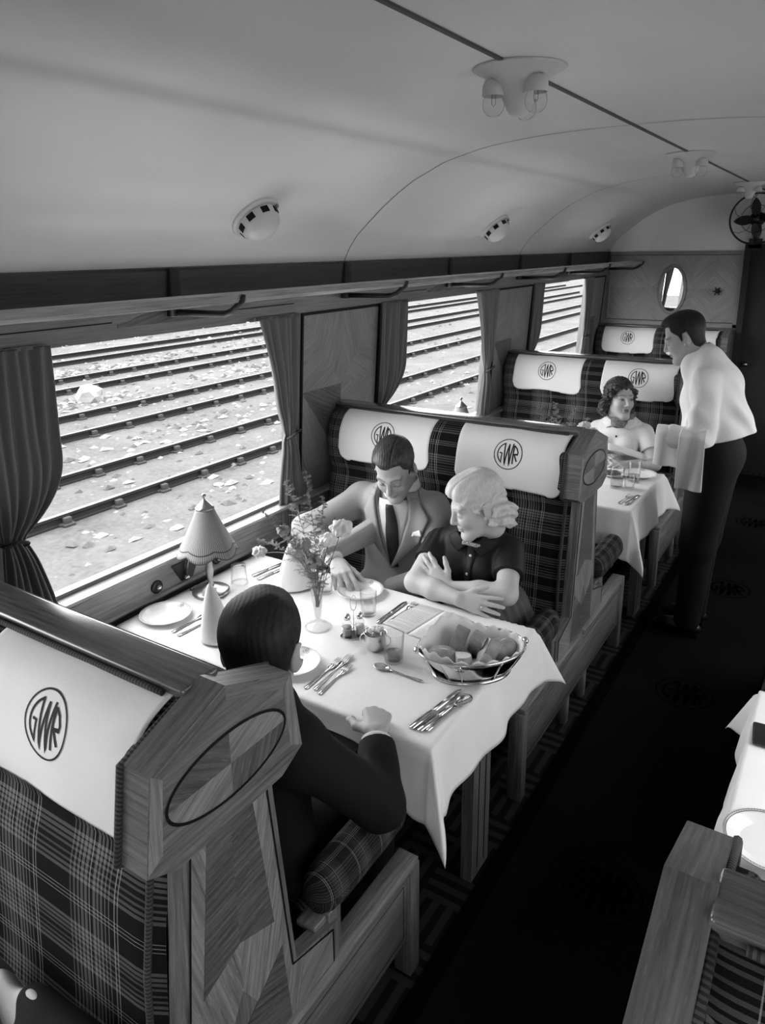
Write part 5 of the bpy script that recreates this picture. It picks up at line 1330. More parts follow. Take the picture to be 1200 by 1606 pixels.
# bread basket: oval, pierced silver sides, napkin and bread
bc=(1.270,.500); ba=.72
t=thing('bread_basket','oval pierced silver bread basket lined with a scalloped white napkin','basket',(bc[0],bc[1],ZC),ba); EX,EY=.172,.118
def bring(k,z,n=64): return [(EX*k*cos(2*PI*i/n),EY*k*sin(2*PI*i/n),z) for i in range(n)]
mb=MB(); mb.tube(bring(.72,.006),.0062,8,closed=True); mb.build('foot_ring',SIL,t)
mb=MB(); mb.tube(bring(1.,.088),.0042,8,closed=True); mb.build('rim',SIL,t)
mb=MB()
def bs(u,v):
    a=2*PI*u; k=.70+.30*v**.8; return (EX*k*cos(a),EY*k*sin(a),.010+.078*v)
N=64
def panel(i0,i1):
    mb2=[]
    return mb2
vs=[];NV=5
for i in range(N):
    for j in range(NV): vs.append(bs(i/N,j/(NV-1)))
fs=[]
for i in range(N):
    if i in (2,3,4,5,6,7,34,35,36,37,38,39): continue
    for j in range(NV-1): fs.append((i*NV+j,((i+1)%N)*NV+j,((i+1)%N)*NV+j+1,i*NV+j+1))
mb.add(vs,fs,smooth=True); o=mb.build('side',SIL,t); sol(o,.0015,0.)
mb=MB(); mb.prism([(EX*.71*cos(2*PI*i/48),EY*.71*sin(2*PI*i/48)) for i in range(48)],'z',.008,.011); mb.build('base',M['steel'],t)
for i in range(8):
    mb=MB(); a=2*PI*(i+.5)/8; mb.tube([(EX*k*1.012*cos(a),EY*k*1.012*sin(a),z) for k,z in ((.72,.010),(.80,.028),(.90,.055),(1.0,.086))],.0032,6); mb.build('rib',SIL,t)
for s in (-1,1):
    mb=MB(); mb.ball((s*EX*1.03,0,.090),(.010,.014,.010),12,8); mb.build('knob',SIL,t)
mb=MB()
def liner(u,v):
    a=2*PI*u; k=.60+.45*v**.7; zz=.020+.075*v**1.3
    corner=abs(cos(2*a))**6; f=sm(.72,1,v)
    zz+=f*(.055*max(0,cos(a-1.9))**8+.02*max(0,cos(a+2.6))**8+.006*sin(a*22))
    k+=f*(.015*sin(a*9)-.05*max(0,cos(a-1.9))**8)
    return (EX*.93*k*cos(a),EY*.93*k*sin(a),zz)
mb.grid(120,14,liner,closeu=True); lo=mb.build('bread_napkin',M['linen'],None,(bc[0],bc[1],ZC),ba); sol(lo,.0016,0.); tag(lo,'white scalloped napkin lining the silver bread basket','napkin')
M['crust']=mat('bread_crust',.30,.7,noise=.35,nscale=30,bump=.3); M['crumb']=mat('bread_crumb',.62,.9,noise=.12,nscale=80,bump=.5,bscale=300)
def bread(i,loc,rot,size,kind,lab):
    size*=1.14; t=thing('bread_piece',lab,'bread',loc,0,'pieces of bread in the silver basket'); t.rotation_euler=rot
    mb=MB()
    if kind=='roll':
        mb.ball((0,0,0),(size*1.15,size*.85,size*.7),22,14); mb.build('crust',M['crust'],t)
        mb=MB(); mb.tube([(-size*.8,0,size*.52),(0,.0,size*.70),(size*.8,0,size*.52)],[.001,.003,.001],6); mb.build('crease',M['crumb'],t)
    else:
        a=[(cos(x)*size,sin(x)*size*.72) for x in [PI*k/12 for k in range(13)]]+[(-size,-size*.25),(size,-size*.25)]
        mb.prism(a,'y',-size*.42,size*.42,0,smooth=False); o=mb.build('crust',M['crust'],t); bev(o,.004,2)
        for s in (-1,1):
            mb=MB(); b=[(x*.93,z*.93+.001) for x,z in a]; mb.prism(b,'y',s*size*.42,s*(size*.42+.0012),0); mb.build('cut_face',M['crumb'],t)
    return t
cB=lambda u,v,z:(bc[0]+u*cos(ba)-v*sin(ba),bc[1]+u*sin(ba)+v*cos(ba),ZC+z)
bread(0,cB(-.092,.002,.058),(.2,.1,.5),.040,'roll','rounded dark bread roll at the left end of the basket')
bread(1,cB(-.050,-.052,.066),(1.25,.0,.55),.044,'slice','pale-topped bread chunk at the front of the basket')
bread(2,cB(-.030,.048,.078),(.35,.3,1.9),.046,'slice','bread slice standing upright near the back of the basket')
bread(3,cB(.022,.018,.080),(.4,-.45,1.4),.046,'slice','cut bread wedge leaning in the middle of the basket')
bread(4,cB(.050,-.028,.070),(.5,.2,2.3),.043,'slice','cut bread wedge right of the middle in the basket')
bread(5,cB(.105,.012,.062),(.1,.0,1.2),.042,'roll','rounded bread roll at the right end of the basket')
bread(6,cB(.020,-.062,.052),(.3,.3,.2),.034,'slice','small bread chunk low at the front rim of the basket')
# open menu card with lines of faint print
t=thing('menu_card','open printed menu card lying in front of the blonde woman\'s arms','menu',(.99,.695,ZC)); 
L1=[(-.005,-.105),(.025,.115),(-.118,.105),(-.125,-.085)]; L2=[(-.005,-.105),(.135,-.120),(.155,.095),(.025,.115)]
M['paper']=mat('menu_paper',.74,.8); M['print']=mat('menu_print',.42,.9)
for L,nm in ((L1,'left_page'),(L2,'right_page')):
    mb=MB(); A_,B_,C_,D_=[Vector(p) for p in L]
    def pg(u,v,A_=A_,B_=B_,C_=C_,D_=D_): 
        p=A_.lerp(D_,u).lerp(B_.lerp(C_,u),v) if nm=='left_page' else A_.lerp(B_,u).lerp(D_.lerp(C_,u),v); return (p.x,p.y,.0012+.006*math.exp(-(u/.12)**2)*0+.004*sin(PI*u)+.0005)
    mb.grid(12,8,pg,flip=(nm=='left_page')); o=mb.build(nm,M['paper'],t); sol(o,.0006,-1.)
    mb=MB()
    for i in range(17):
        v=.93-.052*i
        if random.random()<.12: continue
        u=.10+random.random()*.08
        while u<.86:
            w=random.uniform(.03,.10); 
            p=[pg(min(.9,u+w*k),v) for k in (0,.5,1)]
            mb.add([(q[0],q[1]+d,q[2]+.0012) for q in p for d in (-.0011,.0011)],[(0,2,3,1),(2,4,5,3)]); u+=w+.018
    mb.build('print_lines',M['print'],t)
mb=MB(); Mx=Matrix.Translation((1.10,2.955,.858))@Matrix.Rotation(.17,4,'Y')@Matrix.Rotation(-.55,4,'X')
mb.grid(10,6,lambda u,v:(-.115+.23*u,-.08+.16*v,.004*sin(PI*u))); o=mb.build('menu_card',M['paper'],None); o.matrix_world=Mx; sol(o,.0008); tag(o,'white menu card held up by the scarfed woman','menu')
# little dark dish on the far table
t=thing('serving_dish','small dish with dark food on the far table','dish',(1.070,2.80,ZC)); mb=MB(); mb.lathe([(0,.0),(.035,.0),(.05,.012),(.062,.022),(.058,.022),(.045,.012),(0,.008)],seg=32); mb.build('dish',SIL,t)
mb=MB(); mb.lathe([(0,.034),(.03,.030),(.050,.020),(.045,.012),(0,.010)][::-1],seg=28); mb.build('food',mat('dark_food',.02,.4,noise=.5,nscale=60,bump=.6),t)
t=thing('menu_folder','dark folded case lying at the right edge of the aisle table','case',(2.075,.575,ZC)) if False else None
mb=MB(); mb.box((-.02,-.05,0),(.10,.05,.014)); o=mb.build('cigarette_case',M['darkmetal'],None,(2.088,.615,ZC),.1); bev(o,.006,3); tag(o,'small dark flat case on the tablecloth at the right edge','case')
# ------------------------------------------------------------------ lamps on the tables
M['shade']=stripemat('pleated_silk',.10,.30,0,.0058,.30,coord='UV'); M['shadedge']=mat('shade_braid',.05,.7)
def table_lamp(x,y,label):
    t=thing('table_lamp',label,'lamp',(x,y,ZC),0,'pleated table lamps')
    mb=MB(); mb.lathe([(0,0),(.070,.0),(.073,.004),(.073,.012),(.066,.017),(.045,.020),(.030,.028),(.018,.032),(0,.033)],seg=48); mb.build('base',M['brass'],t)
    mb=MB(); mb.lathe([(.012,.030),(.016,.038),(.009,.05),(.013,.075),(.0165,.095),(.013,.115),(.010,.17),(.008,.24),(.010,.245),(.010,.30),(.003,.305),(.003,.372),(0,.373)],seg=20); mb.build('stem',M['brass'],t)
    z0,z1=.178,.352; R0,R1=.118,.034
    def sh(u,v):
        a=2*PI*u; lob=abs(cos(3*a)); k=(1-v)
        R=R1+(R0-R1)*(k**1.15)*(1+.0*lob); R*=1-.07*(1-lob)*k
        return (R*cos(a),R*sin(a),z0+(z1-z0)*v-.020*lob*k**4+.012*k**4)
    mb=MB(); mb.grid(144,16,sh,closeu=True,uvfn=lambda u,v:(u*.0058*84,v)); o=mb.build('lamp_shade',M['shade'],t); sol(o,.0015)
    for vv,nm,r in ((0.0,'braid',.0022),(.14,'braid',.0026)):
        mb=MB(); mb.tube([tuple(Vector(sh(i/96,vv))*1.0+Vector((0,0,0))) for i in range(96)],r,6,closed=True); 
        mb.build(nm,M['shadedge'],t)
    mb=MB(); mb.lathe([(.036,.350),(.037,.355),(.030,.362),(.014,.378),(.008,.384),(.004,.388),(.0045,.396),(.009,.404),(.007,.410),(0,.412)],seg=28); mb.build('finial',M['brass'],t)
    mb=MB(); mb.tube([(-.058,-.035,.018),(-.062,-.038,.010),(-.085,-.03,.002),(-.11,.0,.003)],.0022,6); mb.build('cord',M['iron'],t)
    return t
table_lamp(.157,.470,'pleated scalloped table lamp in front of the near window')
table_lamp(.170,.470+P,'pleated table lamp on the far table, only its top above the bench rail')
# ------------------------------------------------------------------ flowers
def vase(x,y,label):
    t=thing('flower_vase',label,'vase',(x,y,ZC),0,'trumpet vases'); mb=MB()
    mb.lathe([(0,.006),(.020,.007),(.038,.005),(.047,.0),(.048,.003),(.040,.010),(.018,.017),(.010,.026),(.013,.05),(.020,.12),(.027,.18),(.034,.215),(.0325,.215),(.025,.18),(.0175,.12),(.0105,.05),(.006,.034),(0,.033)],seg=40); mb.build('trumpet',M['glass'],t)
    mb=MB(); mb.lathe([(0,.034),(.0055,.036),(.0100,.05),(.0165,.12),(0,.12)],seg=24); mb.build('water',M['water'],t)
    return t
M['fern']=mat('fern_green',.20,.8); M['fernpale']=mat('fern_pale',.40,.8); M['stem']=mat('flower_stem',.16,.7)
M['petal']=mat('white_petal',.75,.7); M['petal2']=mat('grey_petal',.30,.7)
def curve(p0,p1,bend,n=14):
    p0=Vector(p0);p1=Vector(p1);out=[]
    for i in range(n+1):
        s=i/n; out.append(p0.lerp(p1,s)+Vector(bend)*sin(PI*s)*1.)
    return out
def spray(base,tip,bend,label,group,n=26,w=.075,m='fern',seed=0,dense=1.):
    r=random.Random(seed); t=thing('fern_spray',label,'fern',base,0,group); b=Vector(base)
    pth=[p-b for p in curve(base,tip,bend)]
    mb=MB(); mb.tube(pth,[.0014-.0010*i/len(pth) for i in range(len(pth))],5); mb.build('stem',M['stem'],t)
    mb=MB()
    for k in range(int(n*dense)):
        s=.28+.72*(k+r.random())/n/dense; s=min(s,.99); i=int(s*(len(pth)-1)); p=pth[i].lerp(pth[min(i+1,len(pth)-1)],s*(len(pth)-1)-i)
        L=w*(1.15-s)*r.uniform(.6,1.1)*(1 if s>.4 else .7); a=r.uniform(0,2*PI); d=Vector((cos(a),sin(a),r.uniform(.05,.6))).normalized()
        q=p+d*L; mb.tube([p,p.lerp(q,.5)+Vector((0,0,.004)),q],.0006,3,caps=False)
        for j in range(16):
            u=(j+.5)/16; c=p.lerp(q,u); 
            for _ in range(2):
                e=Vector((r.uniform(-1,1),r.uniform(-1,1),r.uniform(-.5,1))).normalized()*.011*(1.1-u*.6); sd=e.cross(Vector((0,0,1))).normalized()*.0012
                mb.add([c-sd,c+sd,c+e],[(0,1,2)])
    mb.build('fronds',M[m],t); return t
def bloom(base,tip,bend,rad,label,group,m='petal',seed=0,kind='rose'):
    r=random.Random(seed); t=thing('flower',label,'flower',base,0,group); b=Vector(base)
    pth=[p-b for p in curve(base,tip,bend)]; mb=MB(); mb.tube(pth,.0016,6); mb.build('stem',M['stem'],t)
    c=pth[-1]; mb=MB(); s1,s2,s3=r.uniform(0,6),r.uniform(0,6),r.uniform(0,6)
    def blob(u,v):
        a=2*PI*u; th=PI*(.02+.96*v); R=rad*(1+.13*sin(a*5+s1+4*v)*sin(th)+.10*sin(a*9-v*9+s2)*sin(th)+.07*sin(v*22+s3+2*sin(a*3)))
        return (c.x+R*sin(th)*cos(a),c.y+R*sin(th)*sin(a),c.z+.35*rad-R*.82*cos(th))
    mb.grid(44,26,blob,closeu=True)
    o=mb.build('blossom',M[m],t)
    mb=MB(); mb.lathe([(0,-.012),(.004,-.010),(.006,-.004),(.005,.002),(0,.003)],seg=10,M4=Matrix.Translation(c)); mb.build('calyx',M['stem'],t)
    return t
VX,VY=.684,.471; vase(VX,VY,'clear trumpet vase of ferns and pale flowers on the couple\'s table')
zb=ZC+.06; B0=(VX,VY,zb)
def vb(dx,dy): return (VX+dx*.006,VY+dy*.006,zb+.02)
GFs='fern sprays in the couple\'s vase'
for i,(tip,bend,lab,w,n,dn) in enumerate([((.560,.47,1.27),(.02,0,.02),'tall fern spray of the couple\'s vase rising before the curtain',.10,34,1.3),((.635,.49,1.32),(.01,0,.02),'tallest fern spray of the couple\'s vase',.09,34,1.2),((.490,.42,1.16),(.05,0,.04),'fern spray arching towards the window from the couple\'s vase',.10,30,1.3),
    ((.520,.36,1.08),(.06,0,.06),'low fern spray drooping left from the couple\'s vase',.10,30,1.2),((.770,.47,1.17),(.0,0,.02),'upright fern spray leaning right in the couple\'s vase',.09,30,1.1),((.690,.52,1.22),(0,0,0),'fern spray in the middle of the couple\'s vase',.10,34,1.3),((.600,.40,1.10),(.03,0,.03),'bushy fern spray at the front of the couple\'s vase',.10,34,1.4),((.730,.40,1.06),(.01,0,.02),'short fern spray over the rim of the couple\'s vase',.085,30,1.4)]):
    spray(vb(cos(i*.8),sin(i*.8)),tip,bend,lab,GFs,n,w,'fern' if i%3 else 'fernpale',i+3,dn)
GB='pale flowers in the couple\'s vase'
bloom(vb(.5,.5),(.812,.45,1.140),(.0,0,.02),.034,'large white rose on the right of the couple\'s vase',GB,'petal',1)
bloom(vb(.2,-.5),(.765,.44,1.095),(.0,0,.02),.028,'smaller white flower below the large white rose',GB,'petal',2)
bloom(vb(-.5,.2),(.470,.42,.995),(.05,0,.09),.024,'pale flower drooping far left towards the window',GB,'petal',3)
bloom(vb(-.2,.5),(.560,.45,1.085),(.03,0,.03),.022,'small dark flower amid the left ferns',GB,'petal2',4)
bloom(vb(.4,.2),(.665,.43,1.065),(.0,0,.02),.024,'grey flower amid the ferns in the middle of the bunch',GB,'petal2',5)
bloom(vb(.0,.0),(.715,.42,1.010),(.0,0,.02),.024,'pale grey flower low over the vase mouth',GB,'petal2',6)
V2=(.86,2.50); vase(V2[0],V2[1],'clear trumpet vase of ferns on the far table, behind the bench rail')
for i,(tip,lab) in enumerate([((.74,2.42,1.20),'fern spray leaning left in the far table vase'),((.83,2.44,1.22),'tallest fern spray in the far table vase'),((.93,2.46,1.20),'fern spray leaning right in the far table vase'),((1.00,2.50,1.14),'lowest fern spray on the right of the far table vase'),((.79,2.5,1.12),'short bushy fern spray in the far table vase')]):
    spray((V2[0]+.005*cos(i),V2[1]+.005*sin(i),zb+.02),tip,(0,0,.02),lab,'fern sprays in the far vase',34,.09,'fernpale' if i!=0 else 'fern',40+i,1.5)
for i,(tip,lab) in enumerate([((.995,2.46,1.095),'white flower nearest the scarfed woman in the far vase'),((.965,2.52,1.065),'white flower low in the far vase'),((1.025,2.50,1.055),'white flower furthest right in the far vase')]):
    bloom((V2[0]+.006,V2[1],zb+.02),tip,(0,0,.03),.03,lab,'white flowers in the far vase','petal',60+i)
# ------------------------------------------------------------------ waiter's towel
mb=MB()
def towel(u,v):
    # hangs over the near forearm; u along the arm, v over it front to back
    x=1.385+.125*u; s=(v-.5)*.48; th=.085
    if s<0: 
        d=-s; y=2.400-.055-.015*sin(u*5); z=1.150-max(0,d-.05)
    else:
        d=s; y=2.400+.045+.01*sin(u*6); z=1.150-max(0,d-.05)
    a=min(1,abs(s)/.05); y=2.375+(y-2.375)*a; z=1.178-.028*a*a-max(0,abs(s)-.05)*(1.05 if s>0 else .9)
    return (x+.010*sin(v*7)*(abs(s))*2-.02*max(0,abs(s)-.05),y,z)
def towel2(u,v):
    # lower fold, nearer the body and longer
    x=1.505+.118*u; s=(v-.35)*.50
    a=min(1,abs(s)/.05); y=2.372+(-.062 if s>0 else .055)*a-.012*sin(u*6+v*3)*a; z=1.182-.028*a*a-max(0,abs(s)-.05)*(1.0 if s>0 else .5)
    return (x+.03*max(0,s)*(u-.2),y,z)
mb.grid(16,40,towel); mb.grid(16,40,towel2)
o=mb.build('serving_towel',M['linen'],None); sol(o,.004,0.); sub(o,1); tag(o,'white folded towel hung over the waiter\'s forearm','towel')
# ------------------------------------------------------------------ things left on the nearest seat, lower left corner
ct=folds(.006,((30,22,14),.2),((-26,30,10),1.2),((14,-20,34),2.2))
cf=union([(ell((1.14,-.93,.56),(.18,.11,.12)),0),(ell((1.20,-.88,.63),(.10,.06,.08)),.05),(ell((1.07,-.865,.655),(.10,.040,.055)),.04)])
o=smesh('dark_coat',disp(cf,ct),(.90,-1.10,.42),(1.40,-.78,.78),.006,M['suitdark']); tag(o,'dark coat lying on the nearest seat in the lower left corner','coat')
mb=MB()
def pc(u,v): return (.895+.15*u+.02*v,-.90+.06*v,.60+.075*sin(PI*min(1,v*1.1))*(.6+.4*u)+.05*v+.012*sin(u*8+v*3))
mb.grid(24,16,pc); o=mb.build('pale_cloth',cloth('pale_cloth_grey',.42),None); sol(o,.006); sub(o,1); tag(o,'crumpled white cloth beside the dark coat in the lower left corner','cloth')
bf=union([(ell((.86,-.90,.58),(.09,.075,.12)),0),(ell((.93,-.90,.52),(.10,.07,.08)),.04)])
o=smesh('cloth_bundle',disp(bf,folds(.004,((40,22,24),.2),((-26,40,30),1.2))),(.72,-1.02,.40),(1.06,-.78,.74),.006,mat('grey_bundle',.16,.8,noise=.3,nscale=14)); tag(o,'grey rounded bundle on the seat, lowest left corner','bundle')
# ------------------------------------------------------------------ curtains
def curtain(yj,s,label,seed,w0=.25,tie=1.205,flare=.19,full=.4,start=0.,low=0.):
    """yj: the jamb side (outer edge); s=+1: curtain spreads towards +y from there"""
    r=random.Random(seed); ph=r.uniform(0,6)
    t=thing('curtain',label,'curtain',(0,yj,1.2),0,'dark curtains at the windows'); Z0,Z1=.80,1.768
    def prof(z):
        if z>tie:
            q=min(1,(z-tie)/(Z1-tie)/full); q=sin(q*PI/2) if full<1 else q; w=.055+(w0-.055)*q; c=start+.02*(1-q)
        else:
            q=(tie-z)/(tie-Z0); w=.055+(flare-.055)*(q**.7); c=start+.02-.02*q-low*q
        return c,w
    def fn(u,v):
        z=Z0+(Z1-Z0)*v; c,w=prof(z)
        tight=math.exp(-((z-tie)/.05)**2)
        amp=.013*(1-.6*tight); n=5.5
        bag=.02*math.exp(-((z-tie-.12)/.12)**2)*u
        x=.004+lean(z)+amp*(1+sin(2*PI*n*u+ph+.7*sin(3*z+u*4)))*.9+.008*sin(2*PI*2*u+z*5)
        return (x,s*(c+w*u+bag),z-1.2)
    mb=MB(); mb.grid(90,60,fn,flip=(s<0)); o=mb.build('drape',M['curtain'],t); sol(o,.003)
    mb=MB(); c,w=prof(tie); pts=[]
    for i in range(25):
        a=2*PI*i/24; pts.append((.028+lean(tie)+.034*cos(a),s*(c+w*.5+(w*.5+.008)*sin(a)),tie-1.2+.018*sin(a+PI/2)-.01*sin(a)))
    mb.tube(pts[:-1],.005,6,closed=True); mb.tube([(.006,s*-.02,tie-1.2+.05),(.03,s*.0,tie-1.2+.02),(.05,s*(c+.01),tie-1.2)],.0045,6); mb.build('tieback',M['curtaincord'],t)
    mb=MB(); mb.box((-.0+lean(1.77),min(0,s*w0),.560),(.012+lean(1.77),max(0,s*w0),.572)); mb.build('heading',M['curtain'],t)
    return t
M['curtaincord']=mat('curtain_cord',.03,.8)
W3=[BAY+i*P for i in range(3)]
names=['near','middle','far']
for i,c in enumerate(W3):
    curtain(c-WH-.02,1,['dark tied-back curtain at the left edge of the picture, nearest window','dark tied-back curtain on the left of the middle window','dark tied-back curtain on the left of the farthest window'][i],10+i,(.225,.28,.215)[i],1.19 if i else 1.165,.20,.45,-.0 if i==0 else -.03)
    curtain(c+WH+.01,-1,['grey tied-back curtain behind the vase of flowers, nearest window','pale-lit tied-back curtain on the right of the middle window','pale-lit tied-back curtain on the right of the farthest window'][i],20+i,(.285,.335,.30)[i],1.225,.21,1.0,0.,.075)
# ------------------------------------------------------------------ luggage rack
t=thing('luggage_rack','long wooden luggage rack on black brackets above the windows','luggage rack',(.06,BAY,1.88)); LX,LY,LZ=t.location
mb=MB(); 
sec=[(.385,1.870),(.402,1.873),(.410,1.885),(.407,1.902),(.392,1.909),(.378,1.902),(.374,1.885)]
n=len(sec); y0,y1=YFRONT+.3,5.86
vs=[(x-LX,y0-LY,z-LZ) for x,z in sec]+[(x-LX,y1-LY,z-LZ) for x,z in sec]
mb.add(vs,[list(range(n)),list(range(n,2*n))[::-1]]+[(i,n+i,n+(i+1)%n,(i+1)%n) for i in range(n)],grain=(0,1,0)); mb.build('front_rail',M['rackoak'] if 'rackoak' in M else wood('rack_oak',.24,.36,rough=.22,coat=.5),t)
for x in (.14,.22,.30):
    mb=MB(); mb.box((x-.008-LX,y0-LY,1.862-LZ),(x+.008-LX,y1-LY,1.870-LZ)); mb.build('slat',M['darkwood'],t)
for k in range(-3,6):
    yy=BAY+k*P/2
    if yy>5.9 or yy<y0: continue
    mb=MB(); mb.box((.060-LX,yy-.022-LY,1.815-LZ),(.100-LX,yy+.022-LY,1.985-LZ)); 
    o=mb.build('bracket_plate',M['iron'],t); bev(o,.003,1)
    mb=MB(); mb.prism([(1.835-LZ,.08-LX),(1.818-LZ,.08-LX),(1.822-LZ,.335-LX),(1.838-LZ,.37-LX),(1.868-LZ,.405-LX),(1.895-LZ,.420-LX),(1.897-LZ,.409-LX),(1.874-LZ,.385-LX),(1.852-LZ,.352-LX),(1.842-LZ,.32-LX)][::-1],'y',yy-.016-LY,yy+.016-LY) if False else None
    pts=[(.08,1.828),(.20,1.830),(.33,1.832),(.365,1.845),(.392,1.866),(.414,1.880),(.420,1.900)]
    mb.tube([(x-LX,yy-LY,z-LZ) for x,z in pts],[.012,.012,.011,.011,.010,.009,.008],8); mb.build('bracket_arm',M['iron'],t)
# ------------------------------------------------------------------ ceiling fittings
Mp=mat('white_fitting',.62,.35)
def ceiling_lamp(y,label):
    t=thing('ceiling_light',label,'ceiling light',(XC,y,2.466),0,'three-bulb lights along the ceiling')
    mb=MB(); pr=[(0,-.110),(.014,-.109),(.024,-.101),(.033,-.085),(.043,-.062),(.057,-.040),(.076,-.022),(.096,-.011),(.110,-.004),(.116,.0),(.11,.004),(0,.004)]
    mb.lathe(pr,seg=48); mb.build('canopy',Mp,t)
    for k in range(3):
        a=2*PI*k/3+math.radians(215); c=(.062*cos(a),.062*sin(a))
        mb=MB(); mb.lathe([(.0,-.020),(.022,-.026),(.028,-.040),(.029,-.062),(.027,-.063),(.024,-.045),(0,-.04)],(c[0],c[1],0),24); mb.build('socket_cup',Mp,t)
        mb=MB(); mb.lathe([(.012,-.050),(.020,-.058),(.0265,-.072),(.0275,-.084),(.024,-.097),(.014,-.107),(0,-.110)],(c[0],c[1],0),24); b=mb.build('bulb',M['bulb'],t)
        mb=MB(); mb.tube([(c[0]-.005,c[1],-.055),(c[0]-.005,c[1],-.080),(c[0],c[1],-.086),(c[0]+.005,c[1],-.080),(c[0]+.005,c[1],-.055)],.0007,5); mb.build('filament',M['brass'],b)
    return t
for i,lab in enumerate(['white trumpet ceiling light with clear bulbs, nearest and largest','white trumpet ceiling light with clear bulbs, second along the ceiling','white trumpet ceiling light with clear bulbs, last before the fan']): ceiling_lamp(.47+i*P,lab)
def dome(y,label):
    x=.222; z=cz(x); dx=.02; sl=(cz(x+dx)-cz(x-dx))/(2*dx); n=Vector((sl,0,-1)).normalized()   # inward normal
    q=Vector((0,0,1)).rotation_difference(n)
    t=thing('ventilator_dome',label,'ventilator',(x,y,z),0,'round ventilator domes along the cove'); t.rotation_mode='QUATERNION'; t.rotation_quaternion=q
    mb=MB(); mb.lathe([(.098,-.004),(.100,.004),(.095,.012),(.088,.014),(.080,.012)],seg=48); mb.build('flange',Mp,t)
    mb=MB(); mb.lathe([(.080,.008),(.080,.018),(.076,.046),(.068,.064),(.052,.077),(.028,.085),(0,.087)],seg=48); mb.build('cap',Mp,t)
    for k in range(8):
        a=2*PI*(k+.5)/8; mb=MB(); M4=Matrix.Rotation(a,4,'Z')@Matrix.Translation((.0776,0,.031))@Matrix.Rotation(.09,4,'Y')@Matrix.Rotation(-.24,4,'Y')
        mb.box((-.004,-.015,-.0115),(.0026,.015,.0115),M4=M4); mb.build('vent_slot',M['hole'],t)
    mb=MB(); mb.lathe([(0,.0),(.006,.0),(.007,.012),(.004,.018),(0,.019)],(-.078,.042,.008),12); mb.build('catch',mat('grey_catch',.25,.4),t)
    return t
for i,lab in enumerate(['round white slotted ventilator dome above the nearest window','round white slotted ventilator dome above the middle window','round white slotted ventilator dome above the farthest window']): dome(.772+i*P,lab)
# ------------------------------------------------------------------ end wall: fan, oval mirror, small knob
t=thing('electric_fan','black four-bladed caged fan high on the end wall','fan',(1.325,5.80,2.245)); Rg=.205
mb=MB(); mb.tube([(Rg*cos(a),0,Rg*sin(a)) for a in [2*PI*i/40 for i in range(40)]],.008,8,closed=True); mb.tube([(Rg*.55*cos(a),-.055,Rg*.55*sin(a)) for a in [2*PI*i/30 for i in range(30)]],.0025,6,closed=True); mb.build('guard_ring',M['iron'],t)
mb=MB()
for k in range(6):
    a=2*PI*(k+.5)/6; mb.tube([(Rg*cos(a+.0),0,Rg*sin(a)),(Rg*.8*cos(a+.25),-.04,Rg*.8*sin(a+.25)),(Rg*.5*cos(a+.5),-.058,Rg*.5*sin(a+.5)),(.02*cos(a),-.062,.02*sin(a))],.0022,5)
mb.build('guard_wires',M['iron'],t)
for k in range(4):
    a=PI/2*k+.12; mb=MB()
    def bl_(u,v,a=a):
        r=.03+.145*v; w=.062*math.sin(PI*min(1,(.12+v*.92)))**.6*(1.0); y=.028*(u-.5)*(1-v*.2); x=r; z=(u-.5)*2*w*.62
        return (x*cos(a)-z*sin(a),y-.0,x*sin(a)+z*cos(a))
    mb.grid(8,14,bl_); o=mb.build('blade',M['iron'],t); sol(o,.003)
mb=MB(); mb.lathe([(0,-.04),(.026,-.035),(.03,.0),(.034,.02),(.058,.03),(.062,.075),(.045,.10),(0,.105)],seg=28,M4=Matrix.Rotation(-PI/2,4,'X')); mb.build('motor',M['iron'],t)
mb=MB(); mb.tube([(0,.06,0),(0,.08,-.10),(0,.12,-.19)],.016,10); mb.box((-.05,.105,-.24),(.05,.145,-.16)); mb.build('bracket',M['iron'],t)
t=thing('wall_mirror','oval mirror in a moulded wooden frame on the end wall','mirror',(.672,YEND-.004,1.642)); A_,B_=.098,.195
mb=MB(); mb.prism([(A_*1.02*cos(2*PI*i/64),B_*1.02*sin(2*PI*i/64)) for i in range(64)],'z',0,.008,M4=Matrix.Rotation(PI/2,4,'X')); mb.build('glass',M['mirror'],t)
mb=MB(); vs=[];uv=[];prof=[(1.0,.010),(1.02,.020),(1.10,.022),(1.17,.014),(1.22,.016),(1.26,.004),(1.26,.0)]
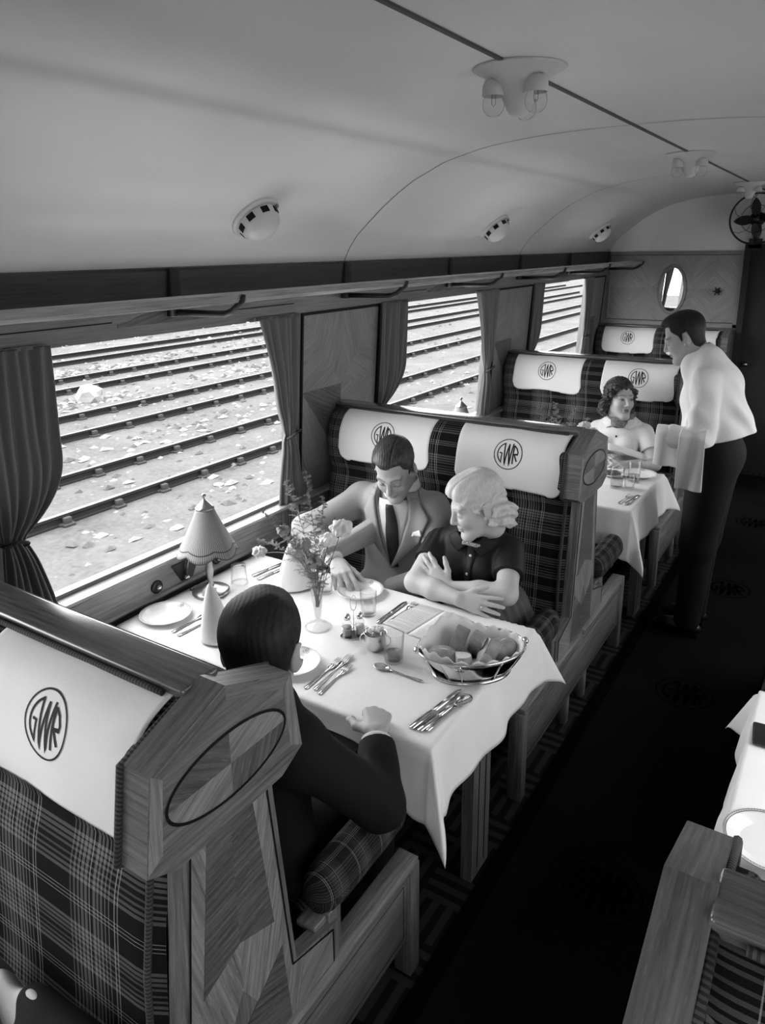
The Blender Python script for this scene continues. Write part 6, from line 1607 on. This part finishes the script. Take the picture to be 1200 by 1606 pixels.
def fr(u,v):
    a=2*PI*u; i=v*(len(prof)-1); j=min(int(i),len(prof)-2); f=i-j; k=prof[j][0]*(1-f)+prof[j+1][0]*f; d=prof[j][1]*(1-f)+prof[j+1][1]*f
    o=(k-1)*A_*1.1; return ((A_+o)*cos(a),-d,(B_+o)*sin(a))
mb.grid(80,13,fr,closeu=True,uvfn=lambda u,v:(u*1.0,v*.04)); mb.build('frame',M['endwood'],t)
mb=MB(); mb.tube([((A_+.026)*cos(2*PI*i/80),-.004,(B_+.026)*sin(2*PI*i/80)) for i in range(80)],.003,6,closed=True); mb.build('frame_line',M['oak3'],t)
t=thing('wall_rosette','small dark star-shaped knob on the end wall right of the mirror','fitting',(1.062,YEND-.003,1.636)); mb=MB()
mb.lathe([(0,.0),(.022,.0),(.020,.012),(.012,.02),(.016,.034),(.010,.045),(0,.047)],seg=20,M4=Matrix.Rotation(PI/2,4,'X')); mb.build('boss',M['iron'],t)
for k in range(6):
    a=PI/3*k; mb=MB(); mb.tube([(.010*cos(a),-.022,.010*sin(a)),(.040*cos(a),-.024,.040*sin(a))],[.008,.004],8); mb.build('arm',M['iron'],t)
# ------------------------------------------------------------------ fittings under the window
for (y,lab) in ((.318,'round dark bell push on the sill panel left of the table lamp'),(.640,'round dark bell push on the sill panel right of the table lamp')):
    t=thing('bell_push',lab,'bell push',(.022,y,.797),0,'bell pushes under the nearest window'); Mx=Matrix.Rotation(PI/2,4,'Y')
    mb=MB(); mb.lathe([(0,0),(.026,.0),(.027,.005),(.022,.011),(.016,.010),(0,.009)],seg=32,M4=Mx); mb.build('rose',M['darkmetal'],t)
    mb=MB(); mb.lathe([(0,.008),(.011,.009),(.012,.018),(.008,.024),(0,.026)],seg=20,M4=Mx); mb.build('button',M['steel'],t)
t=thing('window_regulator','brass lever in a dark recess of the sill panel behind the lamp','lever',(.024,.470,.815)); mb=MB()
mb.prism([(-.075,.036),(.075,.036),(.03,-.042),(-.03,-.042)],'x',0,.004); mb.build('recess_plate',M['iron'],t)
mb=MB(); mb.tube([(.01,-.01,-.028),(.018,-.004,.03),(.035,.004,.09)],[.006,.005,.004],8); mb.build('lever',M['brass'],t)
mb=MB(); mb.ball((.012,-.010,-.030),.013,16,10); mb.build('knob',M['steel'],t)
